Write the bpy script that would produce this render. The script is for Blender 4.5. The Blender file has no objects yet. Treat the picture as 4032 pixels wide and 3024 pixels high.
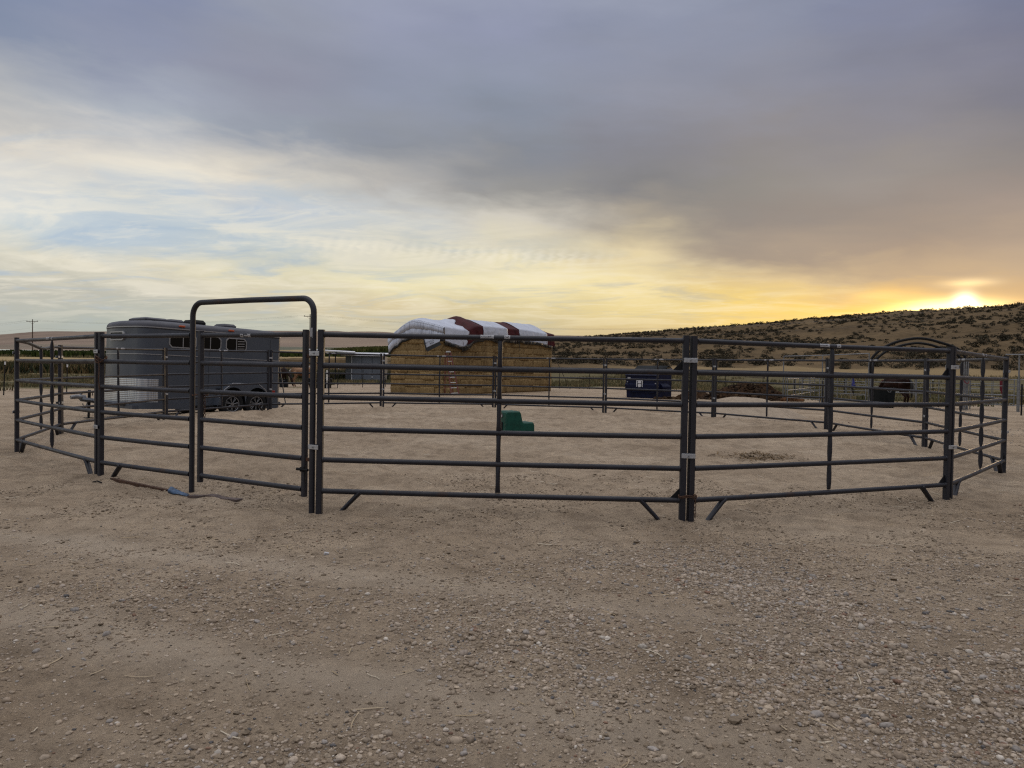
import bpy, bmesh, math, random
import numpy as np
from mathutils import Matrix, Vector, Euler

random.seed(7)
R = math.radians
scene = bpy.context.scene
COL = scene.collection

# ------------------------------------------------------------------ camera model
F_PX, CAM_H, PITCH, ROLL = 2930.0, 1.213, 0.02108, 0.01257
CP, SP, CR, SR = math.cos(PITCH), math.sin(PITCH), math.cos(ROLL), math.sin(ROLL)

def ray(px, py):
    a, b = px - 2016.0, py - 1512.0
    X = CR * a + SR * b
    Y = -SR * a + CR * b
    r, u = X / F_PX, -Y / F_PX
    return Vector((r, CP + u * SP, -SP + u * CP))

def at(px, py, depth):
    d = ray(px, py)
    return Vector((0, 0, CAM_H)) + d * (depth / d.y)

def hor(px):                       # photo row of the true horizon in a column
    return 1450.0 + 0.01257 * (px - 2016.0)

cam_d = bpy.data.cameras.new("camera")
cam = bpy.data.objects.new("camera", cam_d)
COL.objects.link(cam)
cam_d.sensor_width = 36.0
cam_d.lens = F_PX / 4032.0 * 36.0
cam_d.clip_start = 0.05
cam_d.clip_end = 12000
cam.matrix_world = Matrix.Translation((0, 0, CAM_H)) @ Matrix.Rotation(math.pi / 2 - PITCH, 4, 'X') @ Matrix.Rotation(ROLL, 4, 'Z')
scene.camera = cam

# ------------------------------------------------------------------ numpy noise
def _hash(ix, iy, seed):
    n = (ix.astype(np.int64) * 374761393 + iy.astype(np.int64) * 668265263 + seed * 974634777) & 0x7fffffff
    n = ((n ^ (n >> 13)) * 1274126177) & 0x7fffffff
    n = n ^ (n >> 16)
    return (n & 0xffff) / 65535.0

def vnoise(x, y, seed=0):
    x = np.asarray(x, float); y = np.asarray(y, float)
    ix, iy = np.floor(x), np.floor(y)
    fx, fy = x - ix, y - iy
    fx = fx * fx * fx * (fx * (fx * 6 - 15) + 10)
    fy = fy * fy * fy * (fy * (fy * 6 - 15) + 10)
    a = _hash(ix, iy, seed); b = _hash(ix + 1, iy, seed)
    c = _hash(ix, iy + 1, seed); d = _hash(ix + 1, iy + 1, seed)
    return (a + (b - a) * fx) * (1 - fy) + (c + (d - c) * fx) * fy

def fbm(x, y, seed=0, octs=4):
    s, a, t = 0.0, 1.0, 0.0
    for k in range(octs):
        s = s + a * vnoise(x * 2 ** k + 17.3 * k, y * 2 ** k - 9.1 * k, seed + k)
        t += a; a *= 0.5
    return s / t

def ss(a, b, x):
    t = np.clip((np.asarray(x, float) - a) / (b - a), 0, 1)
    return t * t * (3 - 2 * t)

# ------------------------------------------------------------------ materials
def new_mat(name):
    m = bpy.data.materials.new(name)
    m.use_nodes = True
    nt = m.node_tree
    for n in list(nt.nodes):
        nt.nodes.remove(n)
    out = nt.nodes.new('ShaderNodeOutputMaterial')
    b = nt.nodes.new('ShaderNodeBsdfPrincipled')
    nt.links.new(b.outputs[0], out.inputs[0])
    return m, nt, b

def N(nt, typ, **kw):
    n = nt.nodes.new(typ)
    for k, v in kw.items():
        setattr(n, k, v)
    return n

def noise(nt, vec, scale, detail=4, rough=0.55, dist=0.0):
    n = N(nt, 'ShaderNodeTexNoise')
    n.inputs['Scale'].default_value = scale
    n.inputs['Detail'].default_value = detail
    n.inputs['Roughness'].default_value = rough
    n.inputs['Distortion'].default_value = dist
    nt.links.new(vec, n.inputs['Vector'])
    return n.outputs['Fac']

def ramp(nt, fac, stops, interp='LINEAR'):
    r = N(nt, 'ShaderNodeValToRGB')
    e = r.color_ramp.elements
    r.color_ramp.interpolation = interp
    while len(e) < len(stops):
        e.new(0.5)
    for i, (p, c) in enumerate(stops):
        e[i].position = p
        e[i].color = (c[0], c[1], c[2], 1) if len(c) == 3 else c
    nt.links.new(fac, r.inputs[0])
    return r.outputs['Color']

def mixc(nt, fac, a, b, mode='MIX'):
    m = N(nt, 'ShaderNodeMix', data_type='RGBA', blend_type=mode)
    for s, v in ((0, fac), (6, a), (7, b)):
        if hasattr(v, 'links'):
            nt.links.new(v, m.inputs[s])
        elif s == 0:
            m.inputs[s].default_value = v
        else:
            m.inputs[s].default_value = (v[0], v[1], v[2], 1)
    return m.outputs[2]

def bump(nt, b, fac, strength, dist):
    u = N(nt, 'ShaderNodeBump')
    u.inputs['Strength'].default_value = strength
    u.inputs['Distance'].default_value = dist
    nt.links.new(fac, u.inputs['Height'])
    nt.links.new(u.outputs[0], b.inputs['Normal'])

def objco(nt, scale=None):
    t = N(nt, 'ShaderNodeTexCoord')
    if scale is None:
        return t.outputs['Object']
    m = N(nt, 'ShaderNodeMapping')
    m.inputs['Scale'].default_value = scale
    nt.links.new(t.outputs['Object'], m.inputs['Vector'])
    return m.outputs[0]

def simple(name, c, rough=0.6, metal=0.0, var=0.25, scale=6.0, spec=0.5, bmp=0.0, bscale=40.0, c2=None, stretch=None, lo=0.35, hi=0.65):
    """one base colour broken up by two scales of noise"""
    m, nt, b = new_mat(name)
    co = objco(nt, stretch)
    c2 = c2 or tuple(max(0, v * (1 - var)) for v in c)
    c1 = tuple(min(1, v * (1 + var * 0.6)) for v in c)
    f = noise(nt, co, scale, 6, 0.62)
    nt.links.new(ramp(nt, f, [(lo, c2), (0.5, c), (hi, c1)]), b.inputs['Base Color'])
    b.inputs['Roughness'].default_value = rough
    b.inputs['Metallic'].default_value = metal
    b.inputs['Specular IOR Level'].default_value = spec
    if bmp:
        bump(nt, b, noise(nt, co, bscale, 5), bmp, 0.01)
    return m

def attr_mat(name, rough=0.8, spec=0.2, scale=30.0, amt=0.5, bmp=0.0, bscale=200.0):
    """base colour from the mesh's own per-piece colour, with noise"""
    m, nt, b = new_mat(name)
    a = N(nt, 'ShaderNodeAttribute', attribute_name='col')
    co = objco(nt)
    f = noise(nt, co, scale, 4)
    k = ramp(nt, f, [(0.3, (1 - amt,) * 3), (0.7, (1 + amt * 0.4,) * 3)])
    nt.links.new(mixc(nt, 1.0, a.outputs['Color'], k, 'MULTIPLY'), b.inputs['Base Color'])
    b.inputs['Roughness'].default_value = rough
    b.inputs['Specular IOR Level'].default_value = spec
    if bmp:
        bump(nt, b, noise(nt, co, bscale, 3), bmp, 0.004)
    return m

def steel_paint():
    m, nt, b = new_mat('charcoal painted steel')
    co = objco(nt)
    f = noise(nt, co, 3.0, 8, 0.65)
    paint = ramp(nt, noise(nt, co, 9.0, 6, 0.7), [(0.3, (0.008, 0.008, 0.013)), (0.55, (0.012, 0.012, 0.019)), (0.72, (0.024, 0.022, 0.026)), (0.82, (0.050, 0.042, 0.034))])
    rustc = ramp(nt, noise(nt, co, 40.0, 4), [(0.3, (0.022, 0.011, 0.007)), (0.7, (0.060, 0.025, 0.011))])
    mask = ramp(nt, f, [(0.60, (0, 0, 0)), (0.72, (1, 1, 1))])
    nt.links.new(mixc(nt, mask, paint, rustc), b.inputs['Base Color'])
    nt.links.new(ramp(nt, f, [(0.3, (0.40,) * 3), (0.7, (0.66,) * 3)]), b.inputs['Roughness'])
    bump(nt, b, noise(nt, co, 120.0, 4), 0.12, 0.003)
    return m

def hay_mat(name, c1, c2, c3):
    m, nt, b = new_mat(name)
    info = N(nt, 'ShaderNodeObjectInfo')
    co = objco(nt, (12.0, 9.0, 2.6))
    sh = N(nt, 'ShaderNodeVectorMath', operation='ADD')
    nt.links.new(co, sh.inputs[0])
    nt.links.new(info.outputs['Location'], sh.inputs[1])
    f = noise(nt, sh.outputs[0], 1.3, 8, 0.72, 0.6)
    c = ramp(nt, f, [(0.30, c3), (0.46, c2), (0.66, c1)])
    big = noise(nt, sh.outputs[0], 0.16, 3)
    c = mixc(nt, ramp(nt, big, [(0.54, (0, 0, 0)), (0.74, (0.75,) * 3)]), c, c3)
    tone = ramp(nt, info.outputs['Random'], [(0.0, (0.84, 0.83, 0.80)), (1.0, (1.08, 1.06, 1.02))])
    nt.links.new(mixc(nt, 1.0, c, tone, 'MULTIPLY'), b.inputs['Base Color'])
    b.inputs['Roughness'].default_value = 0.9
    b.inputs['Specular IOR Level'].default_value = 0.1
    bump(nt, b, f, 0.9, 0.05)
    return m

M = {}
M['steel'] = steel_paint()
M['galv'] = simple('galvanised steel', (0.22, 0.225, 0.235), 0.5, 0.6, 0.3, 14.0)
M['zinc'] = simple('zinc clamp', (0.42, 0.43, 0.45), 0.42, 0.5, 0.25, 60.0)
M['sticker'] = simple('worn white sticker', (0.36, 0.36, 0.38), 0.45, 0, 0.35, 90.0)
M['ink'] = simple('black print', (0.02, 0.02, 0.022), 0.6, 0, 0.2, 50)
M['rust'] = simple('rusty iron', (0.075, 0.036, 0.020), 0.8, 0.2, 0.5, 30.0, bmp=0.4, bscale=150)
M['blackmetal'] = simple('black metal', (0.010, 0.010, 0.011), 0.65, 0.0, 0.3, 8.0, spec=0.2)
M['trailer'] = simple('grey trailer skin', (0.062, 0.072, 0.090), 0.36, 0.0, 0.10, 1.2, spec=0.4)
M['trailer_roof'] = simple('grey trailer roof', (0.075, 0.076, 0.090), 0.55, 0.0, 0.15, 3.0, spec=0.3)
M['chrome'] = simple('bright trim', (0.33, 0.33, 0.34), 0.4, 0.6, 0.1, 20)
M['glass'] = simple('dark window glass', (0.006, 0.006, 0.007), 0.12, 0.0, 0.1, 3, spec=0.12)
M['rubber'] = simple('black rubber', (0.013, 0.013, 0.014), 0.8, 0, 0.3, 25, spec=0.25)
M['rim'] = simple('alloy rim', (0.26, 0.26, 0.27), 0.4, 0.7, 0.2, 20)
M['amber'] = simple('amber lens', (0.42, 0.075, 0.02), 0.25, 0, 0.1, 20)
M['redlens'] = simple('red lens', (0.25, 0.015, 0.012), 0.25, 0, 0.1, 20)
M['hay'] = hay_mat('golden hay', (0.350, 0.255, 0.130), (0.235, 0.160, 0.076), (0.080, 0.048, 0.022))
M['tarp_white'] = simple('white tarpaulin', (0.50, 0.53, 0.61), 0.5, 0, 0.12, 2.2, spec=0.3)
M['tarp_red'] = simple('maroon tarpaulin', (0.058, 0.011, 0.013), 0.6, 0, 0.35, 2.6, spec=0.12)
M['tarp_black'] = simple('black tarpaulin back', (0.012, 0.013, 0.014), 0.5, 0, 0.4, 4)
M['ladder_red'] = simple('red fibreglass', (0.14, 0.032, 0.026), 0.5, 0, 0.3, 12)
M['alu'] = simple('aluminium', (0.36, 0.36, 0.36), 0.4, 0.7, 0.2, 25)
M['green_plastic'] = simple('green moulded plastic', (0.005, 0.062, 0.043), 0.55, 0, 0.3, 9, bmp=0.1, spec=0.3)
M['black_plastic'] = simple('black plastic', (0.008, 0.010, 0.011), 0.7, 0, 0.4, 6, spec=0.15)
M['dumpster'] = simple('navy dumpster paint', (0.004, 0.007, 0.030), 0.6, 0, 0.4, 4, spec=0.2)
M['white_paint'] = simple('white paint', (0.62, 0.62, 0.64), 0.55, 0, 0.2, 12)
M['shed'] = simple('grey shed panel', (0.125, 0.140, 0.165), 0.55, 0, 0.15, 1.5)
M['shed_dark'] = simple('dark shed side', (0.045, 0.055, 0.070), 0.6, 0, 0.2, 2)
M['wood'] = simple('weathered wood pole', (0.085, 0.055, 0.038), 0.85, 0, 0.4, 3, stretch=(8, 8, 0.5))
M['board'] = simple('brown board', (0.095, 0.066, 0.058), 0.8, 0, 0.4, 14)
M['bluecloth'] = simple('blue plastic scrap', (0.055, 0.105, 0.19), 0.5, 0, 0.4, 20)
M['blue'] = simple('blue bucket', (0.012, 0.016, 0.17), 0.5, 0, 0.2, 10)
M['redrope'] = simple('dark red rope', (0.14, 0.012, 0.022), 0.8, 0, 0.3, 40)
M['pvc'] = simple('white pvc', (0.60, 0.60, 0.58), 0.5, 0, 0.15, 10)
M['bay'] = simple('dark bay coat', (0.022, 0.009, 0.006), 0.7, 0, 0.5, 3, spec=0.12)
M['chestnut'] = simple('dark chestnut coat', (0.024, 0.011, 0.007), 0.7, 0, 0.4, 3, spec=0.12)
M['palomino'] = simple('palomino coat', (0.26, 0.150, 0.085), 0.7, 0, 0.5, 1.6, c2=(0.15, 0.068, 0.032), spec=0.15)
M['mane_black'] = simple('black hair', (0.010, 0.008, 0.007), 0.6, 0, 0.4, 20)
M['mane_white'] = simple('cream hair', (0.42, 0.36, 0.30), 0.7, 0, 0.3, 20)
M['mane_sunlit'] = simple('sunlit red hair', (0.16, 0.040, 0.018), 0.6, 0, 0.4, 20)  # red of the sunlit mane edge put into the hair colour
M['manure'] = simple('manure', (0.040, 0.021, 0.010), 0.95, 0, 0.8, 9, bmp=1.0, bscale=14, c2=(0.010, 0.006, 0.004), spec=0.1)
M['wire'] = simple('power cable', (0.22, 0.22, 0.23), 0.6, 0, 0.1, 1)
M['stone'] = attr_mat('gravel stones', 0.75, 0.25, 120.0, 0.35)
M['straw'] = attr_mat('straw bits', 0.8, 0.2, 60.0, 0.3)
M['plant'] = attr_mat('dry plants', 0.85, 0.12, 1.5, 0.4)

# ------------------------------------------------------------------ mesh builder
def frame(d):
    d = Vector(d).normalized()
    u = Vector((0, 0, 1)) if abs(d.z) < 0.9 else Vector((1, 0, 0))
    a = d.cross(u).normalized()
    return a, a.cross(d).normalized()

class MB:
    def __init__(s):
        s.v, s.f, s.s = [], [], []

    def face(s, idx, smooth=False):
        s.f.append(tuple(idx)); s.s.append(smooth)

    def quad(s, a, b, c, d, smooth=False):
        n = len(s.v)
        s.v += [tuple(a), tuple(b), tuple(c), tuple(d)]
        s.face((n, n + 1, n + 2, n + 3), smooth)

    def box(s, c, size, rot=None, bev=0.0):
        hx, hy, hz = size[0] / 2, size[1] / 2, size[2] / 2
        rm = rot if rot is not None else Matrix.Identity(3)
        n = len(s.v)
        if not bev:
            for z in (-hz, hz):
                for x, y in ((-hx, -hy), (hx, -hy), (hx, hy), (-hx, hy)):
                    s.v.append(tuple(Vector(c) + rm @ Vector((x, y, z))))
            for q in ((3, 2, 1, 0), (4, 5, 6, 7), (0, 1, 5, 4), (1, 2, 6, 5), (2, 3, 7, 6), (3, 0, 4, 7)):
                s.face([n + i for i in q])
            return s
        b = bev
        prof = [(hx - b, -hy), (hx, -hy + b), (hx, hy - b), (hx - b, hy), (-hx + b, hy), (-hx, hy - b), (-hx, -hy + b), (-hx + b, -hy)]
        rings = []
        for z, k in ((-hz, b), (-hz + b, 0), (hz - b, 0), (hz, b)):
            rings.append([Vector(c) + rm @ Vector((x * (1 - k / hx), y * (1 - k / hy), z)) for x, y in prof])
        s.loft(rings, True, True, False)
        return s

    def loft(s, rings, cap0=True, cap1=True, smooth=True, closed=True):
        n0 = len(s.v); k = len(rings[0])
        for r in rings:
            s.v += [tuple(p) for p in r]
        m = k if closed else k - 1
        for i in range(len(rings) - 1):
            for j in range(m):
                a = n0 + i * k + j; b = n0 + i * k + (j + 1) % k
                s.face((a, b, b + k, a + k), smooth)
        for cap, ri in ((cap0, 0), (cap1, len(rings) - 1)):
            if not cap: continue
            b = n0 + ri * k
            if smooth:                       # own corners, so that the rim stays crisp
                b = len(s.v); s.v += [tuple(p) for p in rings[ri]]
            q = [b + j for j in range(k)]
            s.face(q[::-1] if ri == 0 else q)
        return s

    def tube(s, pts, r, seg=12, caps=True, ry=None, smooth=True):
        """round (or oval) tube along points; r may be a list"""
        pts = [Vector(p) for p in pts]
        rings = []
        a0 = None
        for i, p in enumerate(pts):
            d = (pts[min(i + 1, len(pts) - 1)] - pts[max(i - 1, 0)])
            if a0 is None:
                a0, _ = frame(d)
            dn = d.normalized()
            a0 = (a0 - dn * a0.dot(dn)).normalized()
            bb = a0.cross(dn).normalized()
            rr = r[i] if isinstance(r, (list, tuple)) else r
            r2 = rr if ry is None else (ry[i] if isinstance(ry, (list, tuple)) else ry)
            rings.append([p + a0 * (rr * math.cos(t)) + bb * (r2 * math.sin(t)) for t in [2 * math.pi * j / seg for j in range(seg)]])
        s.loft(rings, caps, caps, smooth)
        return s

    def build(s, name, mat, parent=None):
        me = bpy.data.meshes.new(name)
        me.from_pydata(s.v, [], s.f)
        me.polygons.foreach_set('use_smooth', s.s)
        bm = bmesh.new(); bm.from_mesh(me)
        bmesh.ops.recalc_face_normals(bm, faces=bm.faces)
        bm.to_mesh(me); bm.free()
        me.materials.append(mat if not isinstance(mat, str) else M[mat])
        o = bpy.data.objects.new(name, me)
        COL.objects.link(o)
        if parent is not None:
            o.parent = parent
        return o

def np_mesh(name, verts, faces, mat, cols=None, smooth=False, parent=None):
    """fast mesh from numpy arrays (all faces same size)"""
    me = bpy.data.meshes.new(name)
    verts = np.asarray(verts, np.float32); faces = np.asarray(faces, np.int32)
    nv, nf, k = len(verts), len(faces), faces.shape[1]
    me.vertices.add(nv); me.vertices.foreach_set('co', verts.ravel())
    me.loops.add(nf * k); me.loops.foreach_set('vertex_index', faces.ravel())
    me.polygons.add(nf)
    me.polygons.foreach_set('loop_start', np.arange(0, nf * k, k, dtype=np.int32))
    me.polygons.foreach_set('loop_total', np.full(nf, k, np.int32))
    me.polygons.foreach_set('use_smooth', np.full(nf, smooth))
    me.update(calc_edges=True)
    if cols is not None:
        at_ = me.color_attributes.new('col', 'FLOAT_COLOR', 'POINT')
        c4 = np.ones((nv, 4), np.float32); c4[:, :3] = cols
        at_.data.foreach_set('color', c4.ravel())
    me.materials.append(M[mat] if isinstance(mat, str) else mat)
    o = bpy.data.objects.new(name, me)
    COL.objects.link(o)
    if parent is not None:
        o.parent = parent
    return o

def tag(o, label, cat, group=None, kind=None):
    o['label'] = label; o['category'] = cat
    if group: o['group'] = group
    if kind: o['kind'] = kind
    return o

def thing(name, loc, rz, label, cat, group=None, rot=None):
    o = bpy.data.objects.new(name, None)
    o.empty_display_size = 0.2
    COL.objects.link(o)
    o.location = loc
    o.rotation_euler = rot if rot is not None else (0, 0, rz)
    return tag(o, label, cat, group)

def kids(o):
    return [c for c in COL.objects if c.parent == o]

def copy_tree(o, parent=None):
    c = o.copy(); COL.objects.link(c)
    if parent is not None:
        c.parent = parent
    for k in TREE.get(o.name, ()):
        copy_into(k, c)
    return c

TREE = {}
def remember(o):
    """list the descendants once, so copies need no scene search"""
    allo = list(COL.objects)
    def rec(p):
        ch = [c for c in allo if c.parent == p]
        TREE[p.name] = ch
        for c in ch: rec(c)
    rec(o)

def copy_into(o, parent):
    c = o.copy(); COL.objects.link(c); c.parent = parent
    for k in TREE.get(o.name, ()):
        copy_into(k, c)
    return c

# ------------------------------------------------------------------ ring of the round pen
RING = [(-6.611, 9.916), (-4.33, 7.793), (-1.655, 6.274), (1.458, 6.14), (4.342, 7.354), (6.431, 9.682), (7.094, 12.74), (6.724, 15.841),
        (5.023, 18.475), (2.54, 20.361), (-0.502, 21.093), (-3.591, 20.554), (-6.103, 18.713), (-7.412, 15.901), (-7.777, 12.802)]
RZ = [0.015, 0.013, -0.005, -0.025, -0.045, -0.069, -0.051, -0.021, 0.0, 0.008, 0.028, 0.055, 0.074, 0.034, -0.011]
RC = (-0.29, 13.6)

def ring_r(x, y):
    return np.hypot(x - RC[0], y - RC[1])

def gz0(x, y):
    """smooth ground height"""
    x = np.asarray(x, float); y = np.asarray(y, float)
    d = np.hypot(x, y)
    w = 0.0; s = 0.0
    for (vx, vy), vz in zip(RING, RZ):
        k = 1.0 / ((x - vx) ** 2 + (y - vy) ** 2 + 0.6)
        w = w + k; s = s + k * vz
    ringz = s / w
    base = -0.12 * ss(13.5, 18.5, d) - 0.24 * ss(24, 42, d)
    t = ss(8.1, 10.0, ring_r(x, y))
    z = ringz * (1 - t) + base * t
    z = z * ss(1.5, 5.5, d)
    az = np.degrees(np.arctan2(x, np.maximum(y, 1e-6)))
    k = 0.00018 + 0.00009 * ss(-28, -12, az)
    far = np.minimum(np.maximum(d - 110, 0), 170)
    z = z + k * far ** 2 * (y > 0)
    return z

def relief(x, y, fine=True):
    d = np.hypot(x, y); rr = ring_r(x, y)
    inside = 1 - ss(7.2, 8.6, rr)
    fade = 1 - ss(20, 34, d)
    z = (fbm(x / 1.1, y / 1.1, 3, 3) - 0.5) * 0.05 * fade
    hoof = fbm(x / 0.34, y / 0.34, 11, 3)
    z = z + inside * (hoof - 0.5) * 0.12 * fade
    apron = ss(5.0, 6.4, d) * (1 - ss(8.4, 9.6, rr))
    z = z + apron * (1 - inside) * (fbm(x / 0.3, y / 0.3, 23, 3) - 0.5) * 0.06
    z = z + (fbm(x / 0.16, y / 0.16, 31, 3) - 0.5) * 0.022 * (1 - ss(12, 20, d))
    ber = np.exp(-((rr - 6.55) / 0.42) ** 2) * ss(13, 16, y) * (0.04 + 0.10 * fbm(x / 0.9, y / 0.9, 41, 2))
    z = z + ber
    if fine:
        z = z + (fbm(x / 0.05, y / 0.05, 51, 2) - 0.5) * 0.011 * (1 - ss(5, 9, d))
    return z

def gz(x, y):
    return gz0(x, y) + relief(x, y)

def gpt(px, py, zoff=0.0):
    """ground point seen at a photo pixel"""
    dv = ray(px, py)
    z = -0.2
    for _ in range(12):
        t = (z - CAM_H) / dv.z
        p = Vector((0, 0, CAM_H)) + dv * t
        z = float(gz0(p.x, p.y))
    p.z = z + zoff
    return p

def gat(px, depth):
    """ground point in a photo column at a depth"""
    p = at(px, hor(px), depth)
    p.z = float(gz0(p.x, p.y))
    return p

# yard edge: radius of bare dirt per azimuth
_yb = [(-900, 1530), (0, 1530), (400, 1530), (1100, 1513), (1500, 1511), (2200, 1521), (2700, 1532), (3000, 1560), (3300, 1577), (3700, 1590), (4032, 1592), (4900, 1600)]
YA, YR = [], []
for _px, _py in _yb:
    _p = gpt(_px, _py)
    YA.append(math.degrees(math.atan2(_p.x, _p.y))); YR.append(min(80, math.hypot(_p.x, _p.y)))

# ------------------------------------------------------------------ ground sheet
def mt_(nt, a, k):
    m = N(nt, 'ShaderNodeMath', operation='MULTIPLY'); nt.links.new(a, m.inputs[0]); m.inputs[1].default_value = k
    return m.outputs[0]

def ground_material():
    m, nt, b = new_mat('yard dirt and dry grass')
    co = objco(nt)
    za = N(nt, 'ShaderNodeAttribute', attribute_name='zone')
    sep = N(nt, 'ShaderNodeSeparateColor')
    nt.links.new(za.outputs['Color'], sep.inputs[0])
    # dirt
    f1 = noise(nt, co, 0.55, 6, 0.6)
    f2 = noise(nt, co, 7.0, 8, 0.7)
    f3 = noise(nt, co, 60.0, 6, 0.75)
    dirt = ramp(nt, f1, [(0.30, (0.290, 0.220, 0.154)), (0.50, (0.365, 0.284, 0.204)), (0.70, (0.440, 0.352, 0.260))])
    dirt = mixc(nt, 1.0, dirt, ramp(nt, f2, [(0.28, (0.66, 0.64, 0.62)), (0.50, (1.0, 1.0, 1.0)), (0.74, (1.14, 1.14, 1.12))]), 'MULTIPLY')
    dirt = mixc(nt, 1.0, dirt, ramp(nt, f3, [(0.30, (0.62, 0.60, 0.58)), (0.48, (1.0, 1.0, 1.0)), (0.72, (1.22, 1.2, 1.16))]), 'MULTIPLY')
    dirt = mixc(nt, 1.0, dirt, ramp(nt, noise(nt, co, 2.6, 5, 0.6), [(0.34, (0.80, 0.79, 0.78)), (0.50, (1, 1, 1)), (0.68, (1.08, 1.08, 1.07))]), 'MULTIPLY')
    vor = N(nt, 'ShaderNodeTexVoronoi', feature='F1')
    vor.inputs['Scale'].default_value = 85.0
    nt.links.new(co, vor.inputs['Vector'])
    grit = ramp(nt, vor.outputs['Distance'], [(0.10, (1.18, 1.16, 1.14)), (0.45, (1.0, 1.0, 1.0)), (0.80, (0.72, 0.70, 0.68))])
    dirt = mixc(nt, sep.outputs['Blue'], dirt, mixc(nt, 1.0, dirt, grit, 'MULTIPLY'))
    dirt = mixc(nt, mt_(nt, za.outputs['Alpha'], 0.6), dirt, ramp(nt, f2, [(0.3, (0.40, 0.325, 0.245)), (0.7, (0.50, 0.415, 0.32))]))
    # dry grass
    g1 = noise(nt, co, 0.22, 6, 0.65)
    g2 = noise(nt, co, 1.6, 7, 0.7)
    grass = ramp(nt, g1, [(0.30, (0.085, 0.085, 0.045)), (0.48, (0.150, 0.130, 0.070)), (0.66, (0.240, 0.180, 0.095))])
    grass = mixc(nt, 1.0, grass, ramp(nt, g2, [(0.3, (0.55, 0.55, 0.5)), (0.7, (1.2, 1.15, 1.1))]), 'MULTIPLY')
    strw = ramp(nt, g2, [(0.3, (0.25, 0.18, 0.09)), (0.7, (0.40, 0.30, 0.155))])
    c = mixc(nt, sep.outputs['Red'], dirt, grass)
    c = mixc(nt, sep.outputs['Green'], c, strw)
    nt.links.new(c, b.inputs['Base Color'])
    b.inputs['Roughness'].default_value = 0.95
    b.inputs['Specular IOR Level'].default_value = 0.12
    ad = N(nt, 'ShaderNodeMath', operation='ADD')
    nt.links.new(noise(nt, co, 26.0, 8, 0.75), ad.inputs[0])
    sub = N(nt, 'ShaderNodeMath', operation='MULTIPLY')
    nt.links.new(vor.outputs['Distance'], sub.inputs[0]); sub.inputs[1].default_value = -0.25
    nt.links.new(sub.outputs[0], ad.inputs[1])
    bump(nt, b, ad.outputs[0], 0.9, 0.035)
    return m

M['ground'] = ground_material()

def build_ground():
    radii = [0.35]
    while radii[-1] < 2.0: radii.append(radii[-1] * 1.012)
    while radii[-1] < 24: radii.append(radii[-1] * 1.0068)
    while radii[-1] < 480: radii.append(radii[-1] * 1.016)
    radii += [700, 1200, 2500, 5000, 9000]
    radii = np.array(radii)
    dense = np.arange(-46, 46.01, 0.13)
    rest = np.arange(49, 311.01, 3.0)
    ang = np.radians(np.concatenate([dense, rest]))
    A, Rr = np.meshgrid(ang, radii)
    X = np.sin(A) * Rr; Y = np.cos(A) * Rr
    Z = gz(X, Y)
    Z = np.where(Rr > 480, Z - (Rr - 480) * 0.004, Z)
    n, k = X.shape[1], X.shape[0]
    V = np.stack([X, Y, Z], -1).reshape(-1, 3)
    i = np.arange(k - 1)[:, None] * n; j = np.arange(n)[None, :]; j2 = (j + 1) % n
    Fq = np.stack([i + j, i + j2, i + n + j2, i + n + j], -1).reshape(-1, 4)
    Fq = Fq[:, ::-1]
    o = np_mesh('ground', V, Fq, 'ground', None, True)
    azd = np.degrees(np.arctan2(X, Y))
    yr = np.interp(azd, YA, YR)
    edge = yr + (fbm(X / 3.0, Y / 3.0, 61, 4) - 0.5) * 9.0
    gr = ss(-1.5, 1.5, Rr - edge)
    st = ss(128, 150, Rr + (fbm(X / 12, Y / 12, 62, 3) - 0.5) * 30) * (azd < 12) * (Y > 0)
    st = np.maximum(st, 0.8 * np.exp(-((Rr - 122) / 1.6) ** 2) * (azd < -14) * (Y > 0))
    # gravelly share of the yard (blue)
    gv = gravel_density(X, Y)
    c4 = np.ones((len(V), 4), np.float32)
    c4[:, 0] = gr.ravel(); c4[:, 1] = st.ravel(); c4[:, 2] = gv.ravel(); c4[:, 3] = track(X, Y).ravel() * (Rr < 12).ravel()
    a = o.data.color_attributes.new('zone', 'FLOAT_COLOR', 'POINT')
    a.data.foreach_set('color', c4.ravel())
    o['kind'] = 'structure'
    return o

TRK = [((-4.5, 4.2), (1.5, 2.2)), ((-5.0, 5.6), (3.0, 3.0))]
def track(x, y):
    """packed wheel tracks across the front yard"""
    k = 0.0
    for (ax, ay), (bx, by) in TRK:
        L = math.hypot(bx - ax, by - ay); nx, ny = -(by - ay) / L, (bx - ax) / L
        dd = (x - ax) * nx + (y - ay) * ny + (fbm(x / 1.4, y / 1.4, 72, 2) - 0.5) * 0.5
        k = np.maximum(k, np.exp(-(dd / 0.20) ** 2) * ss(3.4, -1.0, x))
    return k

def gravel_density(x, y):
    d = np.hypot(x, y); rr = ring_r(x, y)
    out = ss(8.3, 9.6, rr + (fbm(x / 0.8, y / 0.8, 70, 3) - 0.5) * 1.6)
    side = 0.20 + 0.80 * ss(-1.6, 1.4, x - 0.18 * (y - 2.5))
    patch = ss(0.30, 0.62, fbm(x / 0.7, y / 0.7, 71, 4))
    return np.clip(out * side * (0.25 + 0.95 * patch) * (1 - 0.85 * track(x, y)), 0, 1)

build_ground()

# ------------------------------------------------------------------ gravel, straw
def ico(sub):
    bm = bmesh.new()
    bmesh.ops.create_icosphere(bm, subdivisions=sub, radius=1.0)
    bm.verts.ensure_lookup_table()
    v = np.array([p.co[:] for p in bm.verts]); f = np.array([[q.index for q in p.verts] for p in bm.faces])
    bm.free()
    return v, f

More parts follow.
